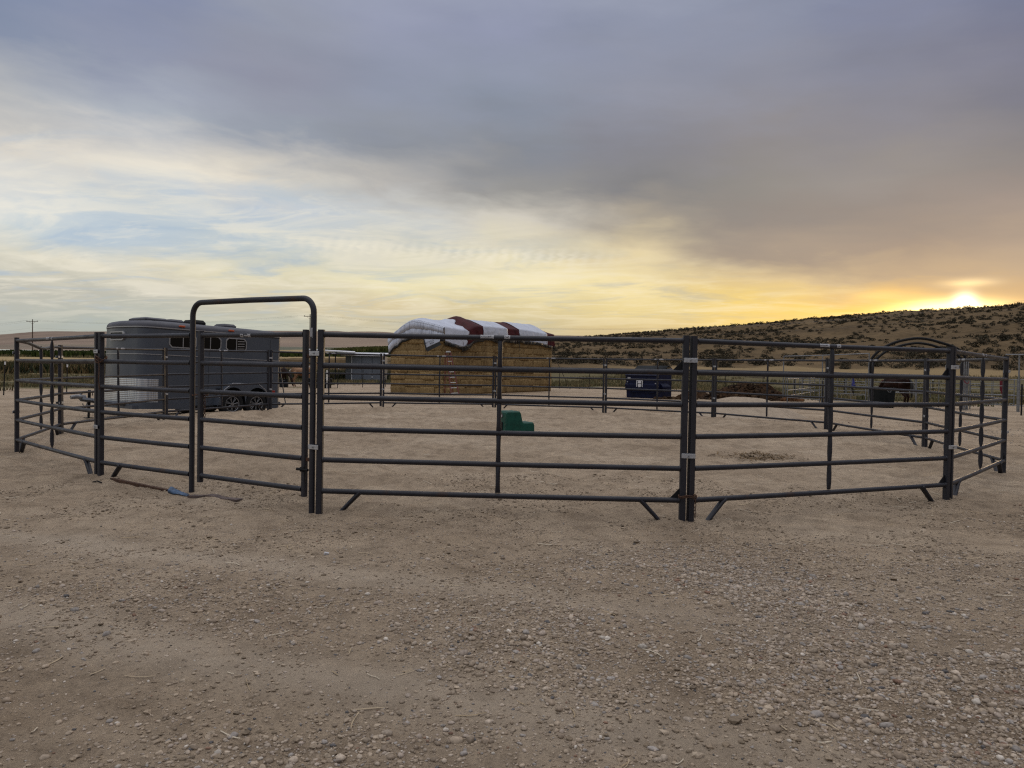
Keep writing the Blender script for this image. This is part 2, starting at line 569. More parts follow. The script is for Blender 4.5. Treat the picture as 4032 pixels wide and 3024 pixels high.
def scatter_stones(rng, n, rmin, rmax, amax, size_med, size_sig, sub, dens_pow, pal, pw, sink, floor=0.0):
    r = np.sqrt(rng.uniform(rmin ** 2, rmax ** 2, n)); a = np.radians(rng.uniform(-amax, amax, n))
    x = np.sin(a) * r; y = np.cos(a) * r
    keep = rng.uniform(0, 1, n) < np.maximum(gravel_density(x, y) ** dens_pow, floor)
    x, y = x[keep], y[keep]; n = len(x)
    z = gz(x, y)
    bv, bf = ico(sub)
    s = np.clip(size_med * np.exp(rng.normal(0, size_sig, n)), size_med * 0.35, size_med * 3.2)
    sc = np.stack([s * rng.uniform(0.8, 1.35, n), s * rng.uniform(0.6, 1.0, n), s * rng.uniform(0.40, 0.75, n)], -1)
    th = rng.uniform(0, 2 * np.pi, n); ti = rng.normal(0, 0.25, n)
    P = bv[None] * (1 + rng.normal(0, 0.13, (n, len(bv), 1)))
    P = P * sc[:, None, :]
    c, d = np.cos(ti)[:, None], np.sin(ti)[:, None]
    py = P[..., 1] * c - P[..., 2] * d; pz = P[..., 1] * d + P[..., 2] * c
    c, d = np.cos(th)[:, None], np.sin(th)[:, None]
    qx = P[..., 0] * c - py * d; qy = P[..., 0] * d + py * c
    V = np.stack([qx + x[:, None], qy + y[:, None], pz + (z + sc[:, 2] * sink)[:, None]], -1).reshape(-1, 3)
    Fq = (bf[None] + (np.arange(n) * len(bv))[:, None, None]).reshape(-1, 3)
    ci = rng.choice(len(pal), n, p=pw)
    col = np.array(pal)[ci] * rng.uniform(0.75, 1.2, (n, 1))
    C = np.repeat(col, len(bv), 0)
    return V, Fq, C

def stack(parts):
    vs, fs, cs, o = [], [], [], 0
    for v, f, c in parts:
        vs.append(v); fs.append(f + o); cs.append(c); o += len(v)
    return np.concatenate(vs), np.concatenate(fs), np.concatenate(cs)

rng = np.random.default_rng(5)
PAL = [(0.36, 0.285, 0.210), (0.29, 0.225, 0.165), (0.44, 0.36, 0.280), (0.32, 0.285, 0.255), (0.54, 0.48, 0.41), (0.12, 0.112, 0.11), (0.24, 0.145, 0.10), (0.38, 0.31, 0.25)]
PW = [0.30, 0.24, 0.17, 0.08, 0.035, 0.02, 0.015, 0.14]
parts = [
    scatter_stones(rng, 46000, 1.6, 4.8, 46, 0.0066, 0.42, 2, 1.0, PAL, PW, 0.30),
    scatter_stones(rng, 90000, 4.0, 9.5, 46, 0.0072, 0.38, 1, 1.0, PAL, PW, 0.30),
    scatter_stones(rng, 120000, 1.6, 6.0, 46, 0.0042, 0.35, 1, 0.6, PAL, PW, 0.25, 0.14),
    scatter_stones(rng, 16000, 8.0, 24.0, 46, 0.012, 0.35, 1, 1.2, PAL, PW, 0.3),
]
v_, f_, c_ = stack(parts)
g_ = np_mesh('gravel', v_, f_, 'stone', c_, True)
tag(g_, 'loose tan and grey gravel strewn over the dirt in front of the pen', 'gravel', kind='stuff')

# crumbs of dry earth: same colours as the dirt, thicker where the gravel is thin
def crumbs():
    pal = [(0.34, 0.265, 0.19), (0.28, 0.215, 0.15), (0.19, 0.145, 0.10), (0.40, 0.32, 0.235)]
    n = 52000
    r = np.sqrt(rng.uniform(1.6 ** 2, 8.6 ** 2, n)); a = np.radians(rng.uniform(-46, 46, n))
    x = np.sin(a) * r; y = np.cos(a) * r
    keep = (rng.uniform(0, 1, n) < ss(0.36, 0.66, fbm(x / 0.5, y / 0.5, 77, 4)) * 1.0)
    x, y = x[keep], y[keep]; n = len(x)
    bv, bf = ico(1)
    s = np.clip(0.0055 * np.exp(rng.normal(0, 0.45, n)), 0.002, 0.022)
    P = bv[None] * (1 + rng.normal(0, 0.28, (n, 12, 1))) * np.stack([s, s * 0.9, s * 0.6], -1)[:, None, :]
    V = np.stack([P[..., 0] + x[:, None], P[..., 1] + y[:, None], P[..., 2] + (gz(x, y) + s * 0.2)[:, None]], -1).reshape(-1, 3)
    Fq = (bf[None] + (np.arange(n) * 12)[:, None, None]).reshape(-1, 3)
    col = np.array(pal)[rng.integers(0, 4, n)] * rng.uniform(0.8, 1.15, (n, 1))
    o = np_mesh('earth_crumbs', V, Fq, 'stone', np.repeat(col, 12, 0), False)
    tag(o, 'crumbs of dry brown earth scattered on the yard', 'earth', kind='stuff')
crumbs()

def straw():
    n = 900
    r = np.sqrt(rng.uniform(1.8 ** 2, 13.0 ** 2, n)); a = np.radians(rng.uniform(-44, 44, n))
    x = np.sin(a) * r; y = np.cos(a) * r
    vs, fs, cs = [], [], []
    for i in range(n):
        L = rng.uniform(0.025, 0.13); th = rng.uniform(0, math.pi); w = rng.uniform(0.0010, 0.0022) * (1 + 0.06 * r[i])
        bend = rng.normal(0, 0.3); c = np.array([(0.50, 0.40, 0.27), (0.42, 0.32, 0.20), (0.60, 0.52, 0.40)][rng.integers(0, 3)])
        base = len(vs)
        for k in range(4):
            t = k / 3 - 0.5; ang = th + bend * t
            qx = x[i] + math.cos(ang) * L * t; qy = y[i] + math.sin(ang) * L * t
            qz = float(gz(qx, qy)) + 0.004 + 0.004 * abs(t) * rng.uniform(0, 3)
            nx, ny = -math.sin(ang) * w, math.cos(ang) * w
            vs += [(qx + nx, qy + ny, qz), (qx, qy, qz + w), (qx - nx, qy - ny, qz)]; cs += [c] * 3
        for k in range(3):
            p = base + 3 * k
            fs += [(p, p + 1, p + 4, p + 3), (p + 1, p + 2, p + 5, p + 4)]
    o = np_mesh('straw', np.array(vs), np.array(fs), 'straw', np.array(cs), False)
    tag(o, 'pale bits of straw and twig lying on the dirt', 'straw', kind='stuff')
straw()

def hay_litter(px, py, sx, sy, n, name, label, colr):
    p = gpt(px, py)
    vs, fs, cs = [], [], []
    for i in range(n):
        x = p.x + rng.normal(0, sx); y = p.y + rng.normal(0, sy)
        th = rng.uniform(0, math.pi); L = rng.uniform(0.02, 0.07); w = 0.006
        z = float(gz(x, y)) + 0.006 + rng.uniform(0, 0.012)
        ux, uy = math.cos(th) * L, math.sin(th) * L; nx, ny = -math.sin(th) * w, math.cos(th) * w
        b = len(vs); dz = rng.normal(0, 0.01)
        vs += [(x - ux - nx, y - uy - ny, z - dz), (x + ux - nx, y + uy - ny, z + dz), (x + ux + nx, y + uy + ny, z + dz), (x - ux + nx, y - uy + ny, z - dz)]
        cs += [np.array(colr) * rng.uniform(0.6, 1.3)] * 4
        fs.append((b, b + 1, b + 2, b + 3))
    o = np_mesh(name, np.array(vs), np.array(fs), 'straw', np.array(cs), False)
    tag(o, label, 'hay', kind='stuff')
hay_litter(2985, 1803, 0.26, 0.28, 420, 'hay_litter', 'brown patch of hay litter on the sand inside the pen', (0.16, 0.10, 0.045))
hay_litter(1165, 1527, 0.35, 0.5, 420, 'loose_hay', 'small greenish heap of hay by the grazing horses', (0.17, 0.16, 0.06))
hay_litter(1310, 1528, 0.3, 0.4, 160, 'spilled_hay', 'spilled hay beside the black stock tank', (0.14, 0.13, 0.05))

# ------------------------------------------------------------------ corral panels of the round pen
RAILS = [0.162, 0.426, 0.690, 0.955, 1.221, 1.483]
RR = 0.0222

def post_mb(mb, x, h, y=0.0, w=0.0255, z0=-0.06):
    b = 0.007
    prof = [(w - b, -w), (w, -w + b), (w, w - b), (w - b, w), (-w + b, w), (-w, w - b), (-w, -w + b), (-w + b, -w)]
    rings = [[(x + p[0] * k, y + p[1] * k, z) for p in prof] for z, k in ((z0, 1), (h, 1), (h, 0.88), (h - 0.05, 0.88))]
    mb.loft(rings, True, True, False)

def rail_mb(mb, x0, x1, z, sag=0.0, bend=None):
    n = 10; pts = []
    for i in range(n + 1):
        t = i / n
        dz = -sag * 4 * t * (1 - t)
        if bend: dz += bend(t)
        pts.append((x0 + (x1 - x0) * t, 0, z + dz))
    mb.tube(pts, RR, 14)
    for x, s in ((x0, 1), (x1, -1)):            # weld collars
        mb.tube([(x, 0, z), (x + s * 0.012, 0, z)], [RR + 0.005, RR + 0.0005], 14, False)

def upright_mb(mb, x, zs):
    """flattened stiffener, pinched where it passes each rail"""
    for a, b in zip(zs[:-1], zs[1:]):
        z0, z1 = a + 0.004, b - 0.004
        prof = [(0, 0.0065), (0.05, 0.010), (0.16, 0.019), (0.35, 0.0235), (0.65, 0.0235), (0.84, 0.019), (0.95, 0.010), (1, 0.0065)]
        rings = []
        for t, ry in prof:
            z = z0 + (z1 - z0) * t; rx = 0.0185 + 0.004 * (0.0235 - ry) / 0.017
            rings.append([(x + rx * math.cos(q), ry * math.sin(q), z) for q in [2 * math.pi * j / 12 for j in range(12)]])
        mb.loft(rings, True, True, True)

def brace_mb(mb, x0, s):
    mb.tube([(x0 + s * 0.375, 0, 0.162), (x0 + s * 0.345, 0, 0.135), (x0 + s * 0.19, 0, -0.03)], [0.038, 0.029, 0.026], 10, True, [0.020, 0.020, 0.017])

def patch_mb(mb, x0, x1, z, side, a0=-50, a1=55, r=RR + 0.0012):
    n = 6; rows = []
    for i in range(n + 1):
        q = R(a0 + (a1 - a0) * i / n)
        rows.append((side * r * math.cos(q), z + r * math.sin(q)))
    for (ya, za), (yb, zb) in zip(rows[:-1], rows[1:]):
        mb.quad((x0, ya, za), (x1, ya, za), (x1, yb, zb), (x0, yb, zb), True)

def print_mb(mb, xm, side, kind, z=1.483):
    """dark marks: lettering-like strip and horse head on the long plate, a small horse on the short one"""
    r = RR + 0.0022
    def dab(x0, x1, a, b):
        patch_mb(mb, xm + x0, xm + x1, z, side, a, b, r)
    if kind == 'long':
        x = -0.036
        for w in (0.006, 0.004, 0.007, 0.005, 0.006, 0.004, 0.007):
            dab(x, x + w, 0, 13); x += w + 0.0025
        dab(-0.048, -0.041, 2, 16); dab(0.010, 0.020, 14, 26); dab(0.026, 0.034, 14, 34)
        dab(-0.050, 0.046, -30, -24)
    else:
        dab(-0.009, 0.008, 2, 14); dab(0.006, 0.012, 10, 28); dab(-0.014, -0.008, 6, 12); dab(-0.017, -0.012, 24, 36)

def clamp(parent, x, z):
    c = MB()
    for s in (-1, 1):
        c.box((x, s * 0.0295, z), (0.112, 0.006, 0.038), bev=0.0015)
    o = c.build('clamp', 'zinc', parent)
    b = MB()
    b.tube([(x, -0.042, z), (x, 0.042, z)], 0.007, 6)
    b.build('bolt', 'galv', o)

def make_panel(L, label, gusset=False, bent=None, sags=None):
    root = thing('corral_panel', (0, 0, 0), 0, label, 'corral panel', 'dark pipe panels of the round pen')
    for x in (0.0255, L - 0.0255):
        p = MB(); post_mb(p, x, 1.524); p.build('post', 'steel', root)
    for i, z in enumerate(RAILS):
        q = MB(); rail_mb(q, 0.05, L - 0.05, z, (sags or [0.004, 0.003, 0.005, 0.002, 0.004, 0.003])[i], bent if i == 5 else None)
        q.build('rail', 'steel', root)
    u = MB(); upright_mb(u, L / 2 - 0.012, [RAILS[0] + 0.018] + RAILS[1:5] + [RAILS[5] - 0.018]); u.build('upright', 'steel', root)
    for x0, s in ((0.0, 1), (L, -1)):
        f = MB(); brace_mb(f, x0, s); f.build('foot_brace', 'steel', root)
    clamp(root, L + 0.011, 1.322); clamp(root, L + 0.011, 0.534)
    if bent is None:
        for side in (-1, 1):
            for kind, x0, x1 in (('long', L / 2 - 0.175, L / 2 - 0.065), ('short', L / 2 + 0.022, L / 2 + 0.069)):
                s = MB(); patch_mb(s, x0, x1, RAILS[5], side); so = s.build('name_plate', 'sticker', root)
                g = MB(); print_mb(g, (x0 + x1) / 2, side, kind); g.build('print', 'ink', so)
    if gusset:
        for z in (RAILS[4], RAILS[0]):
            g = MB()
            t = 0.004
            tri = [(L - 0.05, z + 0.02), (L - 0.125, z + 0.02), (L - 0.05, z + 0.10)]
            n = len(g.v)
            g.v += [(a, 0.004 - t, b) for a, b in tri] + [(a, 0.004 + t, b) for a, b in tri]
            for q in ((0, 1, 2), (5, 4, 3), (0, 3, 4, 1), (1, 4, 5, 2), (2, 5, 3, 0)):
                g.face([n + k for k in q])
            g.build('gusset', 'blackmetal', root)
    return root

LP = 3.06
def place_section(o, i, L):
    a = Vector((*RING[i], RZ[i])); b = Vector((*RING[(i + 1) % 15], RZ[(i + 1) % 15]))
    d = b - a; full = d.length; d.normalize()
    y = Vector((0, 0, 1)).cross(d).normalized(); z = d.cross(y)
    sc = (full - 0.022) / L
    m = Matrix((d, y, z)).transposed().to_4x4()
    o.matrix_world = Matrix.Translation(a + d * 0.011) @ m @ Matrix.Diagonal((sc, 1, 1, 1))

LABELS = {  # one per section

    0: 'dark pipe panel at the left front, running back to the leftmost post',
    2: 'dark six-rail pipe panel facing the camera, green mounting block seen through it',
    3: 'dark pipe panel front right of the pen, rusty chain at its left foot',
    4: 'short-looking dark panel at the far right edge, its rails lit warm from the sunset',
    5: 'dark panel at the right of the pen, running back from the rightmost corner post',
    6: 'dark panel far right of the pen, in front of the black tub and bay horse',
    7: 'dark far panel in front of the manure pile and sand heap',
    8: 'dark far panel in front of the navy dumpster',
    9: 'dark far panel in front of the right end of the haystack',
    10: 'dark far panel in front of the ladder and left end of the haystack',
    11: 'dark far panel in front of the grey shed and stock tank',
    12: 'dark far panel in front of the trailer wheels',
    13: 'dark panel at the left back, in front of the trailer nose and tongue',
    14: 'dark panel at the extreme left with a sagging bent top rail',
}
proto = make_panel(LP, LABELS[2])
remember(proto)
for i in (0, 5, 6, 7, 8, 9, 10, 11, 12, 13):
    c = copy_tree(proto); c['label'] = LABELS[i]; place_section(c, i, LP)
place_section(proto, 2, LP)
gp = make_panel(LP, LABELS[3], True); place_section(gp, 3, LP)
gp2 = make_panel(LP, LABELS[4], True); place_section(gp2, 4, LP)
bp = make_panel(LP, LABELS[14], False, lambda t: 0.0 - 0.055 * math.sin(math.pi * min(1, max(0, (t - 0.1) / 0.75))) ** 2)
place_section(bp, 14, LP)
for z in (RAILS[4], RAILS[0]):      # gussets on the front panel as well
    g = MB(); n = 0; L = LP
    tri = [(L - 0.05, z + 0.02), (L - 0.125, z + 0.02), (L - 0.05, z + 0.10)]
    g.v += [(a, 0.0, b) for a, b in tri] + [(a, 0.008, b) for a, b in tri]
    for q in ((0, 1, 2), (5, 4, 3), (0, 3, 4, 1), (1, 4, 5, 2), (2, 5, 3, 0)):
        g.face(q)
    g.build('gusset', 'blackmetal', proto)

# bow gate section
def make_gate():
    L = 3.06
    root = thing('gate_panel', (0, 0, 0), 0, 'pen section with a tall bow arch and a swing gate, front left of centre', 'gate')
    xb = 1.480; top = 1.790; rb = 0.125; xr = L - 0.0255
    p = MB(); post_mb(p, 0.0255, 1.524); p.build('post', 'steel', root)
    for z in RAILS:
        q = MB(); rail_mb(q, 0.05, xb - 0.026, z, 0.003); q.build('rail', 'steel', root)
    f = MB(); brace_mb(f, 0.0, 1); f.build('foot_brace', 'steel', root)
    a = MB()
    pts = [(xb, 0, -0.06), (xb, 0, 0.6), (xb, 0, 1.2), (xb, 0, top - rb)]
    for k in range(1, 9):
        q = math.pi / 2 * k / 8
        pts.append((xb + rb * (1 - math.cos(q)), 0, top - rb + rb * math.sin(q)))
    pts.append(((xb + xr) / 2, 0, top + 0.004))
    for k in range(0, 9):
        q = math.pi / 2 * k / 8
        pts.append((xr - rb + rb * math.sin(q), 0, top - rb + rb * math.cos(q)))
    pts += [(xr, 0, 1.2), (xr, 0, 0.6), (xr, 0, -0.06)]
    a.tube(pts, 0.0255, 16)
    a.build('bow_frame', 'steel', root)
    g = MB()
    x0, x1 = 1.600, 2.945
    post_mb(g, x0, 1.524, 0.0, 0.0225, 0.10)
    leaf = g.build('gate_leaf', 'steel', root)
    g = MB(); post_mb(g, x1, 1.524, 0.0, 0.0225, 0.10); g.build('post', 'steel', leaf)
    for z in RAILS:
        q = MB(); rail_mb(q, x0 + 0.022, x1 - 0.022, z, 0.001); q.build('rail', 'steel', leaf)
    h = MB()
    for z in (0.42, 1.30):
        h.box((x1 + 0.04, 0, z), (0.05, 0.02, 0.03), bev=0.003)
    h.build('hinge', 'rust', leaf)
    l = MB()
    l.tube([(x1 - 0.06, -0.03, 0.335), (x1 + 0.07, -0.03, 0.335)], 0.012, 8)
    l.box((x1, -0.028, 0.335), (0.05, 0.012, 0.04), bev=0.003)
    l.tube([(x1 + 0.035, -0.03, 0.37), (x1 + 0.035, -0.03, 0.24)], 0.007, 8)
    l.build('latch', 'blackmetal', leaf)
    s = MB(); patch_mb(s, 2.155, 2.195, RAILS[5], -1, -62, 20); patch_mb(s, 2.205, 2.29, RAILS[5], -1, -35, -2); patch_mb(s, 2.25, 2.29, RAILS[5], -1, -64, 22)
    so = s.build('name_plate', 'sticker', leaf)
    k = MB(); patch_mb(k, 2.166, 2.186, RAILS[5], -1, -20, 0, RR + 0.0022); k.build('print', 'ink', so)
    s = MB(); s.box((xr - 0.004, -0.0262, 1.50), (0.016, 0.002, 0.075)); s.box((xr + 0.010, -0.0262, 1.495), (0.004, 0.002, 0.085))
    s.build('torn_sticker', 'sticker', root)
    clamp(root, L + 0.011, 1.322); clamp(root, L + 0.011, 0.534)
    a_ = Vector((*RING[1], RZ[1])); b_ = Vector((*RING[2], RZ[2]))
    place_section(root, 1, L)
    return root
gate = make_gate()

# chains
def chain(name, loc, n, label, wrap=None):
    mb = MB()
    r, w, t = 0.014, 0.008, 0.0028
    for i in range(n):
        z = -i * 0.029
        pts = []
        for k in range(13):
            q = 2 * math.pi * k / 12
            a, b = w * math.cos(q), r * 1.25 * math.sin(q)
            pts.append((a if i % 2 == 0 else 0.002, 0 if i % 2 == 0 else a, z + b))
        mb.tube(pts, t, 6, False)
    if wrap:
        for k in range(wrap):
            pts = []
            for j in range(25):
                q = 2 * math.pi * j / 24
                pts.append((-0.055 + 0.075 * math.cos(q), 0.0 + 0.036 * math.sin(q) + 0.03, 0.005 * math.sin(3 * q) + 0.015 - k * 0.012))
            mb.tube(pts, 0.005, 6, False)
    o = mb.build(name, 'rust')
    o.location = loc
    tag(o, label, 'chain')
    return o
p = at(2737, 1962, 6.08)
chain('chain', p, 6, 'rusty chain hanging off the double post right of the front panel', 2)
p = at(806, 1562, 7.0)
chain('chain', p, 8, 'rusty chain hanging inside the swing gate near its left post', 1)
p = at(398, 1410, 7.75)
mb = MB()
for k in range(3):
    mb.tube([(math.cos(q) * 0.055, math.sin(q) * 0.045, 0.02 * math.sin(2 * q + k) - 0.015 * k) for q in [2 * math.pi * j / 20 for j in range(21)]], 0.007, 6, False)
mb.tube([(0.0, -0.05, 0), (0.01, -0.055, -0.12), (0.0, -0.05, -0.22), (0.012, -0.052, -0.33)], 0.006, 6)
o = mb.build('chain', 'rust'); o.location = p
tag(o, 'dark chain wrapped round the double post at the left front corner', 'chain')
p = at(2712, 1340, 6.1)

# threshold pieces at the gate
def ground_strip(name, mat, a, b, w, h, label, cat):
    pa, pb = gpt(*a), gpt(*b)
    pa.z = float(gz(pa.x, pa.y)); pb.z = float(gz(pb.x, pb.y))
    mb = MB()
    d = (pb - pa); L = d.length; rings = []
    for i in range(9):
        t = i / 8; c = pa + d * t
        nrm = Vector((-d.y, d.x, 0)).normalized() * w / 2
        zz = max(float(gz(c.x, c.y)), c.z) + 0.004
        rings.append([c - nrm + Vector((0, 0, zz - c.z - 0.02)), c + nrm + Vector((0, 0, zz - c.z - 0.02)), c + nrm + Vector((0, 0, zz - c.z + h)), c - nrm + Vector((0, 0, zz - c.z + h))])
    mb.loft(rings, True, True, False)
    o = mb.build(name, mat)
    tag(o, label, cat)
    return o
ground_strip('steel_bar', 'rust', (440, 1898), (662, 1932), 0.035, 0.012, 'rusty bar half buried left of the blue scrap below the gate arch', 'bar')
ground_strip('board', 'board', (752, 1946), (945, 1966), 0.085, 0.012, 'brown board lying in the dirt under the swing gate', 'board')
pa, pb = gpt(672, 1936), gpt(742, 1945)
mb = MB()
d = pb - pa; nrm = Vector((-d.y, d.x, 0)).normalized()
rings = []
for i in range(11):
    t = i / 10; c = pa + d * t
    w = 0.035 * (1 - 0.45 * t); hgt = 0.045 * (1 - 0.75 * t) + 0.006 * math.sin(9 * t)
    c.z = float(gz(c.x, c.y))
    rings.append([c + nrm * (w * math.cos(q)) + Vector((0, 0, max(0, hgt * math.sin(q)) + 0.006 * math.sin(5 * q + 7 * t))) for q in [math.pi * j / 9 for j in range(10)]])
mb.loft(rings, True, True, True)
tag(mb.build('plastic_scrap', 'bluecloth'), 'crumpled blue plastic scrap at the foot of the left arch post', 'scrap')
mb = MB()
pa = gpt(1285, 2176); pa.z = float(gz(pa.x, pa.y))
mb.box(pa + Vector((0, 0, 0.009)), (0.03, 0.012, 0.02), Euler((0.4, 0.3, 0.5)).to_matrix(), bev=0.002)
tag(mb.build('litter', 'white_paint'), 'tiny white scrap of litter on the dirt in front of the front panel', 'litter')
mb = MB()
pa = gpt(382, 1909); pa.z = float(gz(pa.x, pa.y))
mb.tube([pa + Vector((-0.05, 0.01, 0.004)), pa + Vector((0, 0, 0.018)), pa + Vector((0.05, -0.005, 0.004))], 0.007, 6)
tag(mb.build('rubber_strip', 'rubber'), 'small black curved strip on the dirt near the left front post', 'strip')

# ------------------------------------------------------------------ green mounting block
def mounting_block():
    p = gpt(1990, 1709)
    yaw = R(23)
    root = thing('mounting_block', (p.x, p.y, float(gz0(p.x, p.y)) - 0.01), yaw, 'green plastic two-step mounting block standing on the sand inside the pen', 'mounting block')
    W = 0.42; Ht, Hl, La, Lb = 0.425, 0.215, 0.325, 0.60
    prof = [(0.0, 0.0), (0.012, Ht - 0.03), (0.035, Ht), (La - 0.04, Ht), (La - 0.015, Ht - 0.03), (La + 0.02, Hl + 0.02), (La + 0.045, Hl), (Lb - 0.035, Hl), (Lb - 0.012, Hl - 0.025), (Lb, 0.0)]
    rings = []
    for y, k in ((0.0, 0.018), (0.02, 0.0), (W - 0.02, 0.0), (W, 0.018)):
        rings.append([(min(max(x, k), Lb - k), y, max(0, z - k) if z > 0.05 else z) for x, z in prof])
    mb = MB(); mb.loft(rings, True, True, False)
    body = mb.build('body', 'green_plastic', root)
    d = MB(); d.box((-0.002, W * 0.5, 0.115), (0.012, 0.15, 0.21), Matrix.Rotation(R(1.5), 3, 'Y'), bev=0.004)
    d.build('hole_shade', 'black_plastic', root)  # solid black block painting the shade of a hole in the end
    e = MB()
    e.tube([(0.0135, W * 0.45, 0.335), (0.002, W * 0.45, 0.335)], 0.042, 20)
    eo = e.build('emblem', 'ink', root)
    h = MB()
    h.box((0.000, W * 0.45, 0.318), (0.004, 0.044, 0.010))
    n = len(h.v); cy = W * 0.45
    h.v += [(0.000, cy + 0.024, 0.333), (0.000, cy - 0.024, 0.333), (0.000, cy - 0.012, 0.362), (0.000, cy + 0.004, 0.352), (-0.002, cy + 0.024, 0.333), (-0.002, cy - 0.024, 0.333), (-0.002, cy - 0.012, 0.362), (-0.002, cy + 0.004, 0.352)]
    for q in ((3, 2, 1, 0), (4, 5, 6, 7), (0, 1, 5, 4), (1, 2, 6, 5), (2, 3, 7, 6), (3, 0, 4, 7)):
        h.face([n + i for i in q])
    h.build('emblem_mark', 'white_paint', eo)
mounting_block()

# ------------------------------------------------------------------ horse trailer
def diamond_plate():
    m, nt, b = new_mat('aluminium tread plate')
    co = objco(nt)
    sx = N(nt, 'ShaderNodeSeparateXYZ'); nt.links.new(co, sx.inputs[0])
    def mm(op, a, b_=None):
        q = N(nt, 'ShaderNodeMath', operation=op)
        for i, v in enumerate((a, b_)):
            if v is None: continue
            if hasattr(v, 'links'): nt.links.new(v, q.inputs[i])
            else: q.inputs[i].default_value = v
        return q.outputs[0]
    hcoord = mm('ADD', sx.outputs[0], sx.outputs[1])
    k = 70.0
    pa_ = mm('SINE', mm('MULTIPLY', mm('ADD', hcoord, sx.outputs[2]), k)); pb_ = mm('SINE', mm('MULTIPLY', mm('SUBTRACT', hcoord, sx.outputs[2]), k))
    class _O: pass
    mu = _O(); mu.outputs = [mm('ADD', mm('MULTIPLY', mm('MULTIPLY', pa_, pb_), 0.35), mm('ADD', noise(nt, objco(nt, (3.0, 3.0, 0.6)), 1.6, 3), 0.0))]
    nt.links.new(ramp(nt, mu.outputs[0], [(0.25, (0.34, 0.36, 0.39)), (0.75, (0.62, 0.63, 0.64))]), b.inputs['Base Color'])
    b.inputs['Metallic'].default_value = 0.75
    b.inputs['Roughness'].default_value = 0.33
    bump(nt, b, mu.outputs[0], 0.6, 0.01)
    return m
M['tread'] = diamond_plate()

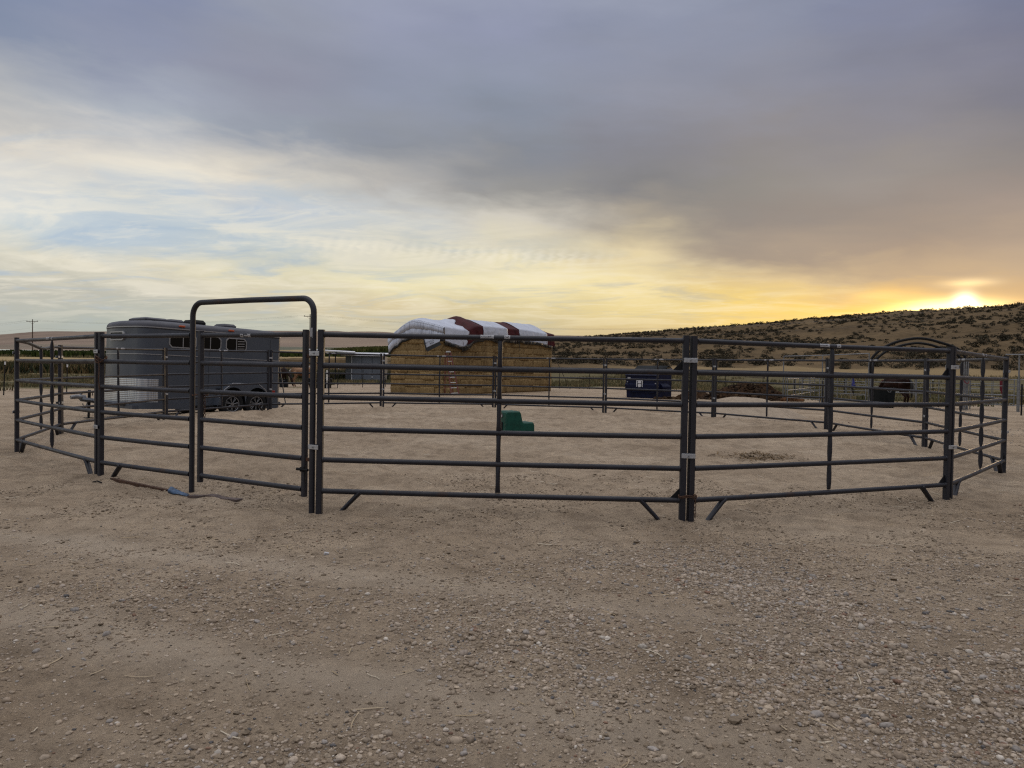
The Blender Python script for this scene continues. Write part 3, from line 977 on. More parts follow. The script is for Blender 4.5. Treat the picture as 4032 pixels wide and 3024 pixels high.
def trailer():
    f = Vector((-0.595, -0.803, 0))
    rear = Vector((-6.39 - 0.803, 20.56 + 0.595, 0))
    X0 = 1.15
    loc = rear + f * X0 + Vector((-0.09, 0, 0))
    loc.z = float(gz0(loc.x, loc.y)) - 0.02
    root = thing('horse_trailer', loc, 0, 'grey bumper-pull horse trailer with bright tread plate on its nose, parked behind the pen', 'trailer',
                 rot=(0, R(-1.7), math.atan2(f.y, f.x)))
    L, W, zb, zt, rc = 3.83, 1.0, 0.30, 2.16, 0.34
    def outline(inset=0.0, rr=rc):
        pts = [(-X0 + inset, -W + inset), (-X0 + inset + 0.03, -W + inset), (L - X0 - rr - 0.03, -W + inset)]
        for k in range(9):
            q = -math.pi / 2 + math.pi / 2 * k / 8
            pts.append((L - X0 - rr + (rr - inset) * math.cos(q), -W + rr + (rr - inset) * math.sin(q)))
        # gently bowed nose
        for k in range(1, 8):
            t = k / 8; y = (-W + rr) + (2 * W - 2 * rr) * t
            pts.append((L - X0 - inset + 0.10 * math.sin(math.pi * t), y))
        for k in range(9):
            q = math.pi / 2 * k / 8
            pts.append((L - X0 - rr + (rr - inset) * math.cos(q), W - rr + (rr - inset) * math.sin(q)))
        pts += [(L - X0 - rr - 0.03, W - inset), (-X0 + inset + 0.03, W - inset), (-X0 + inset, W - inset)]
        return pts
    def ring(z, inset):
        return [(x, y, z) for x, y in outline(inset)]
    def slab(name, mat, z0, z1, out, parent=root):
        mb = MB(); mb.loft([ring(z0, -out), ring(z1, -out)], True, True, True)
        return mb.build(name, mat, parent)
    b = MB(); b.loft([ring(zb, 0), ring(zt, 0)], True, True, True)
    body = b.build('body', 'trailer', root)
    r = MB()
    rs = [ring(zt + 0.001, -0.004)]
    for k in range(0, 7):
        q = math.pi / 2 * k / 6
        rs.append(ring(zt + 0.03 + 0.13 * math.sin(q), -0.004 + 0.20 * (1 - math.cos(q))))
    rs.append(ring(zt + 0.20, 0.62))
    r.loft(rs, True, True, True)
    roof = r.build('roof', 'trailer_roof', root)
    slab('trim_strip', 'chrome', zt - 0.012, zt + 0.012, 0.012)
    slab('trim_strip', 'ink', zt - 0.035, zt - 0.014, 0.006)
    slab('trim_strip', 'chrome', 1.50, 1.518, 0.010)
    slab('lower_sill', 'trailer', zb - 0.10, zb + 0.06, 0.016)
    # stone guard on the nose
    o = [p for p in outline(-0.009)]
    sel = [p for p in o if p[0] > L - X0 - 0.45]
    sel = [(L - X0 - 0.43, -W - 0.009)] + sel + [(L - X0 - 0.43, W + 0.009)]
    g = MB(); g.loft([[(x, y, zb + 0.065) for x, y in sel], [(x, y, 0.92) for x, y in sel]], False, False, True, closed=False)
    g.build('stone_guard', 'tread', root)
    # windows
    def window(x0, x1, z0, z1, mull=True):
        y = W
        def rr_(e, yy, c):
            a0, a1, b0, b1 = x0 - e, x1 + e, z0 - e, z1 + e
            return [(a0 + c, yy, b0), (a1 - c, yy, b0), (a1, yy, b0 + c), (a1, yy, b1 - c), (a1 - c, yy, b1), (a0 + c, yy, b1), (a0, yy, b1 - c), (a0, yy, b0 + c)]
        w = MB(); w.loft([rr_(0.028, y - 0.002, 0.07), rr_(0.024, y + 0.014, 0.07), rr_(0.0, y + 0.014, 0.06), rr_(0.0, y + 0.004, 0.06)], False, False, False)
        fr = w.build('window', 'chrome', root)
        gl = MB(); n = 0; gl.v += rr_(0.004, y + 0.006, 0.06); gl.face(range(8)); gl.build('pane', 'glass', fr)
        if mull:
            mm = MB(); mm.box(((x0 + x1) / 2, y + 0.012, (z0 + z1) / 2), (0.018, 0.012, z1 - z0)); mm.build('mullion', 'chrome', fr)
        return fr
    for x0, x1 in ((2.48, 3.14), (1.80, 2.36), (1.06, 1.62)):
        w = window(x0 - X0, x1 - X0, 1.72, 2.02)
    lv = MB()
    for k in range(4):
        lv.box((1.2 - X0, W + 0.008, 1.77 + k * 0.065), (0.2, 0.006, 0.018), Matrix.Rotation(0.05, 3, 'Y'))
    lv.build('louvre', 'chrome', w)
    # nose window
    xf = L - X0 + 0.098
    def nr(e, xx, c):
        a0, a1, b0, b1 = -0.32 - e, 0.32 + e, 1.86 - e, 2.02 + e
        return [(xx, a0 + c, b0), (xx, a1 - c, b0), (xx, a1, b0 + c), (xx, a1, b1 - c), (xx, a1 - c, b1), (xx, a0 + c, b1), (xx, a0, b1 - c), (xx, a0, b0 + c)]
    w = MB(); w.loft([nr(0.035, xf - 0.03, 0.06), nr(0.03, xf + 0.016, 0.06), nr(0, xf + 0.016, 0.05), nr(0, xf - 0.03, 0.05)], False, False, False)
    fr = w.build('window', 'chrome', root)
    gl = MB(); gl.v += nr(0.004, xf + 0.004, 0.05); gl.face(range(8)); gl.build('pane', 'glass', fr)
    # fender: plate with two wheel arches
    wx = (0.81 - X0, 1.52 - X0)
    fen = MB()
    cx = (wx[0] + wx[1]) / 2; half = 0.80; ztop = 0.86
    outer = [(cx - half, 0.30), (cx - half + 0.05, 0.48), (cx - half + 0.20, 0.70), (cx - half + 0.42, ztop), (cx + half - 0.42, ztop), (cx + half - 0.20, 0.70), (cx + half - 0.05, 0.48), (cx + half, 0.30)]
    top = [(x, z) for x, z in outer]
    inner = []
    for w0 in wx:
        for k in range(9):
            q = math.pi - math.pi * k / 8
            inner.append((w0 + 0.355 * math.cos(q), 0.36 + 0.40 * max(0.0, math.sin(q)) ** 0.9))
    yo, yi = W + 0.23, W - 0.02
    # top skin
    fen.loft([[(x, yi, z) for x, z in top], [(x, yo - 0.03, z) for x, z in top], [(x, yo, z - 0.03) for x, z in top]], False, False, True, closed=False)
    # face: fan between arches and outline
    n = len(fen.v)
    poly = [(cx - half, 0.30)] + [(x, z - 0.03) for x, z in outer[1:-1]] + [(cx + half, 0.30)]
    ins = inner[::-1]
    xs = sorted(set([p[0] for p in poly] + [p[0] for p in inner] + [cx - half + i * 2 * half / 40 for i in range(41)]))
    def itp(pl, x):
        for (xa, za), (xb, zb_) in zip(pl[:-1], pl[1:]):
            if xa <= x <= xb:
                return za + (zb_ - za) * ((x - xa) / (xb - xa) if xb > xa else 0)
        return 0.30
    for xa, xb in zip(xs[:-1], xs[1:]):
        if xb - xa < 1e-5: continue
        lo = []
        for x in (xa + 1e-6, xb - 1e-6):
            z = 0.30
            for w0 in wx:
                if abs(x - w0) < 0.355:
                    z = max(z, 0.36 + 0.40 * math.sqrt(max(0, 1 - ((x - w0) / 0.355) ** 2)))
            lo.append(z)
        ha, hb = itp(poly, xa), itp(poly, xb)
        if ha > lo[0] + 0.002 or hb > lo[1] + 0.002:
            fen.quad((xa, yo, min(lo[0], ha)), (xb, yo, min(lo[1], hb)), (xb, yo, hb), (xa, yo, ha))
    fen.build('fender', 'trailer', root)
    well = MB(); well.box((cx, W + 0.012, 0.50), (1.44, 0.03, 0.44)); well.build('wheel_well', 'blackmetal', root)
    rim_strip = MB(); rim_strip.tube([(x, yo - 0.01, z + 0.004) for x, z in outer[1:-1]], 0.011, 6); rim_strip.build('fender_trim', 'chrome', root)
    # wheels
    def wheel(x, y, s):
        t = MB()
        prof = [(0.205, -0.10), (0.24, -0.105), (0.30, -0.10), (0.328, -0.075), (0.335, 0.0), (0.328, 0.075), (0.30, 0.10), (0.24, 0.105), (0.205, 0.10)]
        rings = []
        for k in range(33):
            q = 2 * math.pi * k / 32
            rings.append([(x + r_ * math.cos(q), y + s * d_, 0.325 + r_ * math.sin(q)) for r_, d_ in prof])
        t.loft(rings, False, False, True)
        wo = t.build('wheel', 'rubber', root)
        rm = MB()
        rings = []
        for k in range(33):
            q = 2 * math.pi * k / 32
            rings.append([(x + r_ * math.cos(q), y + s * d_, 0.325 + r_ * math.sin(q)) for r_, d_ in ((0.208, 0.09), (0.19, 0.100), (0.175, 0.07))])
        rm.loft(rings, False, False, True, closed=True)
        ro = rm.build('rim', 'rim', wo)
        ds = MB(); ds.tube([(x, y + s * 0.02, 0.325), (x, y + s * 0.045, 0.325)], 0.19, 24); ds.build('hub_disc', 'blackmetal', wo)
        sp = MB()
        for k in range(7):
            q = 2 * math.pi * k / 7 + 0.3
            for e in (-0.13, 0.13):
                sp.tube([(x + 0.045 * math.cos(q), y + s * 0.085, 0.325 + 0.045 * math.sin(q)), (x + 0.185 * math.cos(q + e), y + s * 0.085, 0.325 + 0.185 * math.sin(q + e))], 0.0075, 6)
        sp.tube([(x, y + s * 0.05, 0.325), (x, y + s * 0.10, 0.325)], 0.045, 14)
        sp.build('spoke', 'rim', wo)
    for x in wx:
        wheel(x, W + 0.10, 1); wheel(x, -W - 0.10, -1)
    # tongue, coupler, jack
    t = MB()
    xt = L - X0
    for s in (-1, 1):
        t.tube([(xt - 0.15, s * 0.62, 0.27), (xt + 0.86, s * 0.05, 0.40)], 0.05, 4, smooth=False)
    t.box((xt + 0.02, 0, 0.24), (0.16, 1.7, 0.09))
    t.build('tongue', 'trailer', root)
    c = MB()
    c.tube([(xt + 0.78, 0, 0.44), (xt + 0.96, 0, 0.46), (xt + 1.10, 0, 0.44)], [0.06, 0.055, 0.045], 10)
    c.tube([(xt + 0.9, 0, 0.5), (xt + 0.82, 0.03, 0.58)], 0.018, 8)
    c.tube([(xt + 0.74, 0.05, 0.36), (xt + 0.80, 0.06, 0.18), (xt + 0.86, 0.05, 0.30)], 0.014, 6)
    c.build('coupler', 'galv', root)
    j = MB()
    j.tube([(xt + 0.70, 0.02, 0.62), (xt + 0.70, 0.02, 0.12)], 0.033, 10)
    j.tube([(xt + 0.70, 0.02, 0.14), (xt + 0.70, 0.02, -0.04)], 0.026, 10)
    j.box((xt + 0.70, 0.02, -0.04), (0.16, 0.16, 0.02))
    j.tube([(xt + 0.70, 0.05, 0.56), (xt + 0.70, 0.18, 0.56), (xt + 0.70, 0.18, 0.49)], 0.010, 6)
    j.build('jack', 'blackmetal', root)
    # roof vents
    def vent(x, sx, sy, h, mat):
        v = MB()
        v.loft([[(x + a * sx / 2 * k, b_ * sy / 2 * k, z) for a, b_ in ((-1, -1), (1, -1), (1, 1), (-1, 1))] for z, k in ((zt + 0.12, 1.0), (zt + 0.20 + h * 0.5, 1.0), (zt + 0.20 + h, 0.78))], True, True, False)
        v.build('roof_vent', mat, root)
    vent(3.15 - X0, 0.62, 0.80, 0.075, 'trailer_roof')
    vent(2.55 - X0, 0.36, 0.5, 0.09, 'trailer_roof'); vent(1.95 - X0, 0.36, 0.5, 0.13, 'blackmetal'); vent(1.05 - X0, 0.36, 0.5, 0.10, 'trailer_roof')
    for x in (2.85, 1.50):
        a = MB(); a.box((x - X0, W + 0.012, zt + 0.072), (0.16, 0.03, 0.045), bev=0.008); a.build('marker_light', 'amber', root)
    a = MB(); a.box((0.16 - X0, W + 0.008, 0.62), (0.10, 0.02, 0.14), bev=0.006); a.build('tail_light', 'redlens', root)
    a = MB(); a.box((-X0 - 0.06, 0, 0.33), (0.10, 1.96, 0.10), bev=0.01); a.build('bumper', 'trailer', root)
    a = MB()
    a.loft([[(-X0 - 0.03, s * 0.98, zb + 0.02), (-X0 - 0.03, s * 0.98, 1.2)] for s in (-1, 1)], False, False, False, closed=False)
    for s in (-1, 1):
        a.tube([(-X0 - 0.30, s * 0.94, 0.34), (-X0 - 0.03, s * 0.96, 1.45)], 0.016, 8)
    a.box((-X0 - 0.022, 0, 1.2), (0.04, 1.94, 1.86), bev=0.01)
    a.build('rear_door', 'trailer', root)
    # side door seam and step
    a = MB(); a.box((0.9, W + 0.03, 0.26), (1.0, 0.09, 0.05), bev=0.008); a.build('step', 'blackmetal', root)
    a = MB()
    for xs_ in (2.10 - X0, 0.0 - X0 + 0.30):
        a.box((xs_, W + 0.001, 1.22), (0.008, 0.006, 1.70))
    a.build('panel_seam', 'ink', root)
trailer()

# ------------------------------------------------------------------ haystack
HC = Vector((-3.87, 41.8)); HR_ = Vector((2.76, 52.5))
HL_ = (HR_ - HC).length
hu = (HR_ - HC).normalized(); hv = Vector((-hu.y, hu.x))     # along the long side; across (away to the left)
HW = 3.86
HZ = -0.34
def hp(s, t, z):
    p = HC + hu * s + hv * t
    return Vector((p.x, p.y, HZ + z))

def bale_mesh(seed):
    rg = np.random.default_rng(seed)
    mb = MB()
    nx, ny, nz = 9, 5, 4
    L, Wd, Hh = 1.0, 1.0, 1.0
    bm = bmesh.new()
    bmesh.ops.create_grid(bm, x_segments=1, y_segments=1, size=0.5)
    bm.free()
    # rounded box grid: six faces subdivided
    def P(a, b, c):
        v = Vector((a, b, c))
        rnd = 0.02
        q = Vector((max(-0.5 + rnd, min(0.5 - rnd, a)), max(-0.5 + rnd * 1.6, min(0.5 - rnd * 1.6, b)), max(-0.5 + rnd * 2, min(0.5 - rnd * 2, c))))
        d = v - q
        if d.length > 1e-6:
            k = max(abs(d.x) / rnd, abs(d.y) / (rnd * 1.6), abs(d.z) / (rnd * 2))
            e = math.sqrt((d.x / rnd) ** 2 + (d.y / (rnd * 1.6)) ** 2 + (d.z / (rnd * 2)) ** 2)
            v = q + d * (k / e)
        s = 0.03 * (vnoise(a * 9 + seed * 3.1, b * 7 + c * 11, seed) - 0.5) * 2
        tw = 1 - 0.03 * (math.exp(-((abs(a) - 0.2) / 0.03) ** 2))
        return v * (1 + float(s)) * tw
    idx = {}
    def vid(a, b, c):
        key = (round(a, 4), round(b, 4), round(c, 4))
        if key not in idx:
            idx[key] = len(mb.v); mb.v.append(tuple(P(a, b, c)))
        return idx[key]
    gx = [-0.5 + i / nx for i in range(nx + 1)]; gy = [-0.5 + i / ny for i in range(ny + 1)]; gz_ = [-0.5 + i / nz for i in range(nz + 1)]
    for i in range(nx):
        for j in range(ny):
            for c in (-0.5, 0.5):
                mb.face([vid(gx[i], gy[j], c), vid(gx[i + 1], gy[j], c), vid(gx[i + 1], gy[j + 1], c), vid(gx[i], gy[j + 1], c)], True)
        for j in range(nz):
            for c in (-0.5, 0.5):
                mb.face([vid(gx[i], c, gz_[j]), vid(gx[i + 1], c, gz_[j]), vid(gx[i + 1], c, gz_[j + 1]), vid(gx[i], c, gz_[j + 1])], True)
    for i in range(ny):
        for j in range(nz):
            for c in (-0.5, 0.5):
                mb.face([vid(c, gy[i], gz_[j]), vid(c, gy[i + 1], gz_[j]), vid(c, gy[i + 1], gz_[j + 1]), vid(c, gy[i], gz_[j + 1])], True)
    o = mb.build('hay_bale', 'hay')
    return o

protos = [bale_mesh(s) for s in (1, 2, 3, 4)]
ORD = ['bottom', 'second', 'third', 'fourth', 'fifth', 'sixth', 'seventh', 'eighth', 'topmost']
CNT = ['first', 'second', 'third', 'fourth', 'fifth', 'sixth', 'seventh', 'eighth', 'ninth', 'tenth', 'eleventh']
CH = 0.415
used = set()
ang_u = math.atan2(hu.y, hu.x)
rb_ = random.Random(3)
def put_bale(s, t, z, lx, ly, along, label):
    k = rb_.randrange(4)
    if k not in used:
        used.add(k); o = protos[k]
    else:
        o = protos[k].copy(); COL.objects.link(o)
    o.scale = (lx * rb_.uniform(0.995, 1.02), ly, CH * 1.13)
    p = hp(s, t, z)
    o.location = p
    o.rotation_euler = (rb_.uniform(-0.02, 0.02), rb_.uniform(-0.012, 0.012), (ang_u if along else ang_u + math.pi / 2) + rb_.uniform(-0.012, 0.012))
    tag(o, label, 'hay bale', 'hay bales of the stack')
for c in range(8):
    z = CH * (c + 0.5)
    n = 10 if c % 2 == 0 else 11
    s0 = 0.0 if c % 2 == 0 else 0.62
    ln = (HL_ - s0) / n
    for k in range(n if c < 8 else 0):
        put_bale(s0 + ln * (k + 0.5), 0.31 + rb_.uniform(-0.018, 0.018), z, ln, 0.64, True,
                 'hay bale in the %s course of the long side, %s from the ladder corner' % (ORD[c], CNT[k]))
    w0 = 0.62 if c % 2 == 0 else 0.0
    lw = (HW - w0) / 3
    for k in range(3 if c < 8 else 2):
        put_bale(0.31 + rb_.uniform(-0.018, 0.018), w0 + lw * (k + 0.5), z, lw, 0.64, False,
                 'hay bale in the %s course of the left end, %s from the ladder corner' % (ORD[c], CNT[k]))
# tarpaulins
def interp_pts(pts, s):
    for (a, za), (b, zb) in zip(pts[:-1], pts[1:]):
        if s <= b:
            t = max(0.0, (s - a) / (b - a)); return za + (zb - za) * (t * t * (3 - 2 * t))
    return pts[-1][1]
def ridge_z(s): return interp_pts([(-0.25, 4.18), (0.5, 4.34), (1.7, 4.28), (2.85, 4.62), (4.2, 4.47), (6.4, 4.50), (8.3, 4.57), (11.4, 4.58), (12.9, 4.22)], s)
def ridge_t(s): return interp_pts([(-0.25, 2.15), (0.8, 1.9), (2.8, 1.2), (12.9, 1.1)], s)
def eave_z(s): return interp_pts([(-0.25, 3.78), (2.0, 3.68), (3.4, 4.02), (8.0, 4.05), (11.5, 3.93), (12.9, 3.95)], s)
def drop(s): return interp_pts([(-0.3, 0.80), (0.25, 0.85), (0.7, 0.95), (1.6, 1.02), (2.3, 0.86), (3.6, 0.74), (7, 0.76), (10.0, 0.70), (12.9, 0.86)], s)

def tarp_point(s, q, lift, seed):
    """q: 0 far edge .. 0.5 crown .. 1 lower near edge"""
    ez = eave_z(s); rz = ridge_z(s); mid = ridge_t(s)
    wr = float(fbm(np.array(s * 2.2 + seed), np.array(q * 5.0), seed, 3) - 0.5)
    fold = math.sin(s * 7 + 18 * wr + seed) * 0.5 + math.sin(s * 15.0 + seed * 2 + wr * 5) * 0.3
    if q < 0.5:
        t = q / 0.5
        far = HW + 0.10
        y = far + (mid - far) * t
        z = (ez - 0.6) + (rz - ez + 0.6) * (1 - (1 - t) ** 1.35)
    elif q < 0.76:
        t = (q - 0.5) / 0.26
        y = mid + (-0.04 - mid) * t
        z = rz + (ez - rz) * (t ** 1.18)
    else:
        t = (q - 0.76) / 0.24
        y = -0.04 - (0.05 + 0.03 * fold) * min(1, t * 2.5)
        z = ez - drop(s) * t
    z += 0.06 * wr + lift + 0.010 * fold * (q < 0.8)
    y += -lift * 0.8 if q > 0.5 else lift * 0.8
    return y, z

def tarp(name, mat, s0, s1, lift, seed, label, slant=0.0, hem=True, end_cap=False):
    n, m = max(14, int((s1 - s0) / 0.10)), 46
    V, Fq = [], []
    for i in range(n + 1):
        for j in range(m + 1):
            q = j / m
            t = i / n
            jag = slant * (0.5 * math.sin(q * 23 + seed) + 0.5 * math.sin(q * 51 + 2 * seed)) * t
            s = s0 + (s1 - s0) * t + jag
            y, z = tarp_point(s, q, lift, seed)
            p = hp(s, y, z)
            V.append(p)
    for i in range(n):
        for j in range(m):
            a = i * (m + 1) + j
            Fq.append((a, a + 1, a + m + 2, a + m + 1))
    o = np_mesh(name, np.array([v[:] for v in V]), np.array(Fq), mat, None, True)
    md = o.modifiers.new('thickness', 'SOLIDIFY'); md.thickness = 0.012; md.offset = 0
    tag(o, label, 'tarp', 'tarps over the haystack')
    if hem:
        mb = MB()
        top, bot = [], []
        for i in range(n + 1):
            s = s0 + (s1 - s0) * i / n
            y, z = tarp_point(s, 1.0, lift, seed)
            hh = 0.08 + 0.16 * float(vnoise(np.array(s * 0.9 + seed), np.array(2.0), 5))
            top.append(hp(s, y - 0.012, z + 0.05)); bot.append(hp(s, y + 0.02 + 0.05 * math.sin(s * 5), z - hh))
        for i in range(n):
            mb.quad(top[i], top[i + 1], bot[i + 1], bot[i], True)
        h = mb.build('hem', 'tarp_black', o)
        h.modifiers.new('thickness', 'SOLIDIFY').thickness = 0.015
    return o

t_red1 = tarp('tarp', 'tarp_red', 1.7, 3.95, 0.02, 4, 'maroon tarp peaking between the first and middle white tarps')
t_w2 = tarp('tarp', 'tarp_white', 3.8, 6.6, 0.045, 7, 'middle white tarp on the haystack, between two maroon strips')
t_red2 = tarp('tarp', 'tarp_red', 6.5, 8.1, 0.02, 9, 'narrow maroon tarp strip right of the middle white tarp')
t_w3 = tarp('tarp', 'tarp_white', 8.0, 11.75, 0.045, 12, 'right white tarp on the haystack with a drooping lower edge')
t_red3 = tarp('tarp', 'tarp_red', 11.65, 12.85, 0.02, 15, 'maroon tarp hanging over the far right end of the haystack')
t_w1 = tarp('tarp', 'tarp_white', -0.05, 2.15, 0.06, 2, 'large white tarp over the left end of the haystack, with handwriting on its flap', 0.22)
# left gable of the first tarp: falls from the ridge to the far corner
mb = MB()
rows = []
for j in range(41):
    t = j / 40                               # 0 near eave corner .. 1 far corner
    q = 0.76 - 0.26 * (t / 0.5) if t < 0.5 else 0.5 - 0.5 * (t - 0.5) / 0.5
    y, z = tarp_point(-0.05, q, 0.06, 2)
    zl = interp_pts([(0, 3.10), (0.25, 3.24), (0.5, 3.26), (0.68, 3.10), (0.84, 2.75), (1.0, 2.36)], t)   # lower edge
    w_ = 0.03 * math.sin(t * 40) + 0.02 * math.sin(t * 71)
    rows.append([hp(-0.05, y, z), hp(-0.10 + 0.2 * w_, y, z - 0.03), hp(-0.16 + 0.5 * w_, y, z - 0.12), hp(-0.13 + w_, y, (z + zl) / 2), hp(-0.07 + w_, y, zl), hp(-0.06 + w_, y + 0.02, zl - 0.10)])
for a, b in zip(rows[:-1], rows[1:]):
    for k in range(4):
        mb.quad(a[k], b[k], b[k + 1], a[k + 1], True)
g = mb.build('gable_flap', 'tarp_white', t_w1); g.modifiers.new('thickness', 'SOLIDIFY').thickness = 0.012
mb = MB()
for a, b in zip(rows[:-1], rows[1:]):
    mb.quad(a[4] + Vector((-0.01, -0.02, 0.03)), b[4] + Vector((-0.01, -0.02, 0.03)), b[5], a[5], True)
g = mb.build('gable_hem', 'tarp_black', t_w1); g.modifiers.new('thickness', 'SOLIDIFY').thickness = 0.015
# written flap by the near corner (folded corner of the tarp)
fo = at(1673, 1333, 41.3); fx = (at(1730, 1333, 41.3) - fo); 
fpts = [at(1668, 1318, 41.25), at(1736, 1318, 41.2), at(1731, 1344, 41.15), at(1678, 1369, 41.15)]
mb = MB(); mb.quad(*fpts); fl = mb.build('written_flap', 'tarp_white', t_w1); fl.modifiers.new('thickness', 'SOLIDIFY').thickness = 0.012
mb = MB(); mb.quad(at(1677, 1370, 41.10), at(1731, 1345, 41.10), at(1738, 1357, 41.08), at(1681, 1385, 41.08))
mb.quad(at(1665, 1330, 41.14), at(1669, 1330, 41.14), at(1680, 1371, 41.09), at(1677, 1384, 41.07))
fh = mb.build('flap_hem', 'tarp_black', t_w1); fh.modifiers.new('thickness', 'SOLIDIFY').thickness = 0.012
def scribble(text_strokes, o, ex, ey, dep, name):
    mb = MB()
    for st in text_strokes:
        mb.tube([at(o[0] + ex[0] * x + ey[0] * y, o[1] + ex[1] * x + ey[1] * y, dep) for x, y in st], 0.010, 5)
    mb.build(name, 'ink', fl)
row1 = [[(0, 0), (0, 1)], [(0, .5), (.6, .5)], [(.6, 0), (.6, 1)], [(1, 0), (1.3, 1), (1.6, 0)], [(2, 1), (2.3, 0), (2.6, 1)], [(3.5, .9), (3.0, .8), (3.5, .3), (3.0, .1)],
        [(4, .5), (4.5, .5), (4.3, 1), (4, .5), (4.2, 0), (4.5, .2)], [(5.5, 1), (5, .8), (5.5, .3), (5, 0)], [(6, 1), (6.6, 1), (6.0, 0), (6.6, 0)], [(7, 1), (7.3, .5), (7.6, 1)], [(7.3, .5), (7.2, 0)]]
row2 = [[(0, 0), (0, 1)], [(.4, 0), (.4, 1), (.8, .5), (.4, .5)], [(1.2, 0), (1.6, 1)], [(1.2, 1), (1.6, 0)], [(2.2, 1), (2.8, .9), (2.2, 0), (2.9, 0)], [(3.3, .5), (3.5, 1), (3.8, .5), (3.5, 0), (3.3, .5)]]
scribble(row1, (1676, 1354), (4.2, -1.55), (-2.0, -5.5), 41.05, 'handwriting')
scribble(row2, (1694, 1356), (4.0, -1.7), (-1.6, -5.0), 41.05, 'handwriting')
# loose straps
for (a, b, c, d0, lab) in (((1893, 1345), (1900, 1372), (1907, 1398), 45.6, 'black tarp strap dangling on the hay under the middle white tarp'),
                            ((2046, 1345), (2046, 1356), (2047, 1384), 48.6, 'short black strap hanging on the hay right of the middle')):
    mb = MB(); mb.tube([at(*a, d0), at(*b, d0 - 0.05), at(*c, d0 - 0.05)], 0.02, 6)
    tag(mb.build('strap', 'tarp_black'), lab, 'strap')
mb = MB(); e = gpt(2245, 1532)
mb.tube([at(2172, 1378, 52.0), at(2208, 1457, (52.0 + e.y) / 2), e], 0.028, 6)
tag(mb.build('tie_down', 'tarp_black'), 'black tie-down strap slanting from the right end of the haystack to the ground', 'strap')

# ------------------------------------------------------------------ step ladder
def ladder():
    D = 40.9
    base = gat(1779, D)
    root = thing('step_ladder', base, 0, 'tall red step ladder with pale treads standing against the haystack', 'ladder')
    def lp(px, py, dd=0.0):
        return at(px, py, D + dd) - base
    for a, b in (((1758, 1384), (1777, 1556)), ((1773, 1384), (1807, 1554))):
        m1 = MB(); m1.tube([lp(*a, 0.5), lp(*b, 0.0)], 0.036, 4, smooth=False); m1.build('front_rail', 'ladder_red', root)
    for a, b in (((1753, 1388), (1752, 1548)), ((1769, 1388), (1784, 1549))):
        m1 = MB(); m1.tube([lp(*a, 0.6), lp(*b, 0.95)], 0.030, 4, smooth=False); m1.build('rear_rail', 'ladder_red', root)
    for k in range(8):
        t = (k + 0.9) / 8.2
        xa = 1758 + 19 * t; xb = 1773 + 34 * t; y = 1384 + 171 * t
        m1 = MB(); a, b = lp(xa, y, 0.5 * (1 - t)), lp(xb, y - 1, 0.5 * (1 - t))
        m1.tube([a, b], 0.023, 4, smooth=False); m1.build('tread', 'alu', root)
        if k % 2 == 0:
            m1 = MB(); m1.tube([lp(1753 - t, y - 3, 0.6 + 0.35 * t), lp(1769 + 15 * t, y - 3, 0.6 + 0.35 * t)], 0.018, 4, smooth=False); m1.build('rear_bar', 'ladder_red', root)
    m1 = MB(); c = lp(1765, 1386, 0.52); m1.box(c, (0.27, 0.22, 0.10), bev=0.02); m1.build('top_cap', 'alu', root)
ladder()

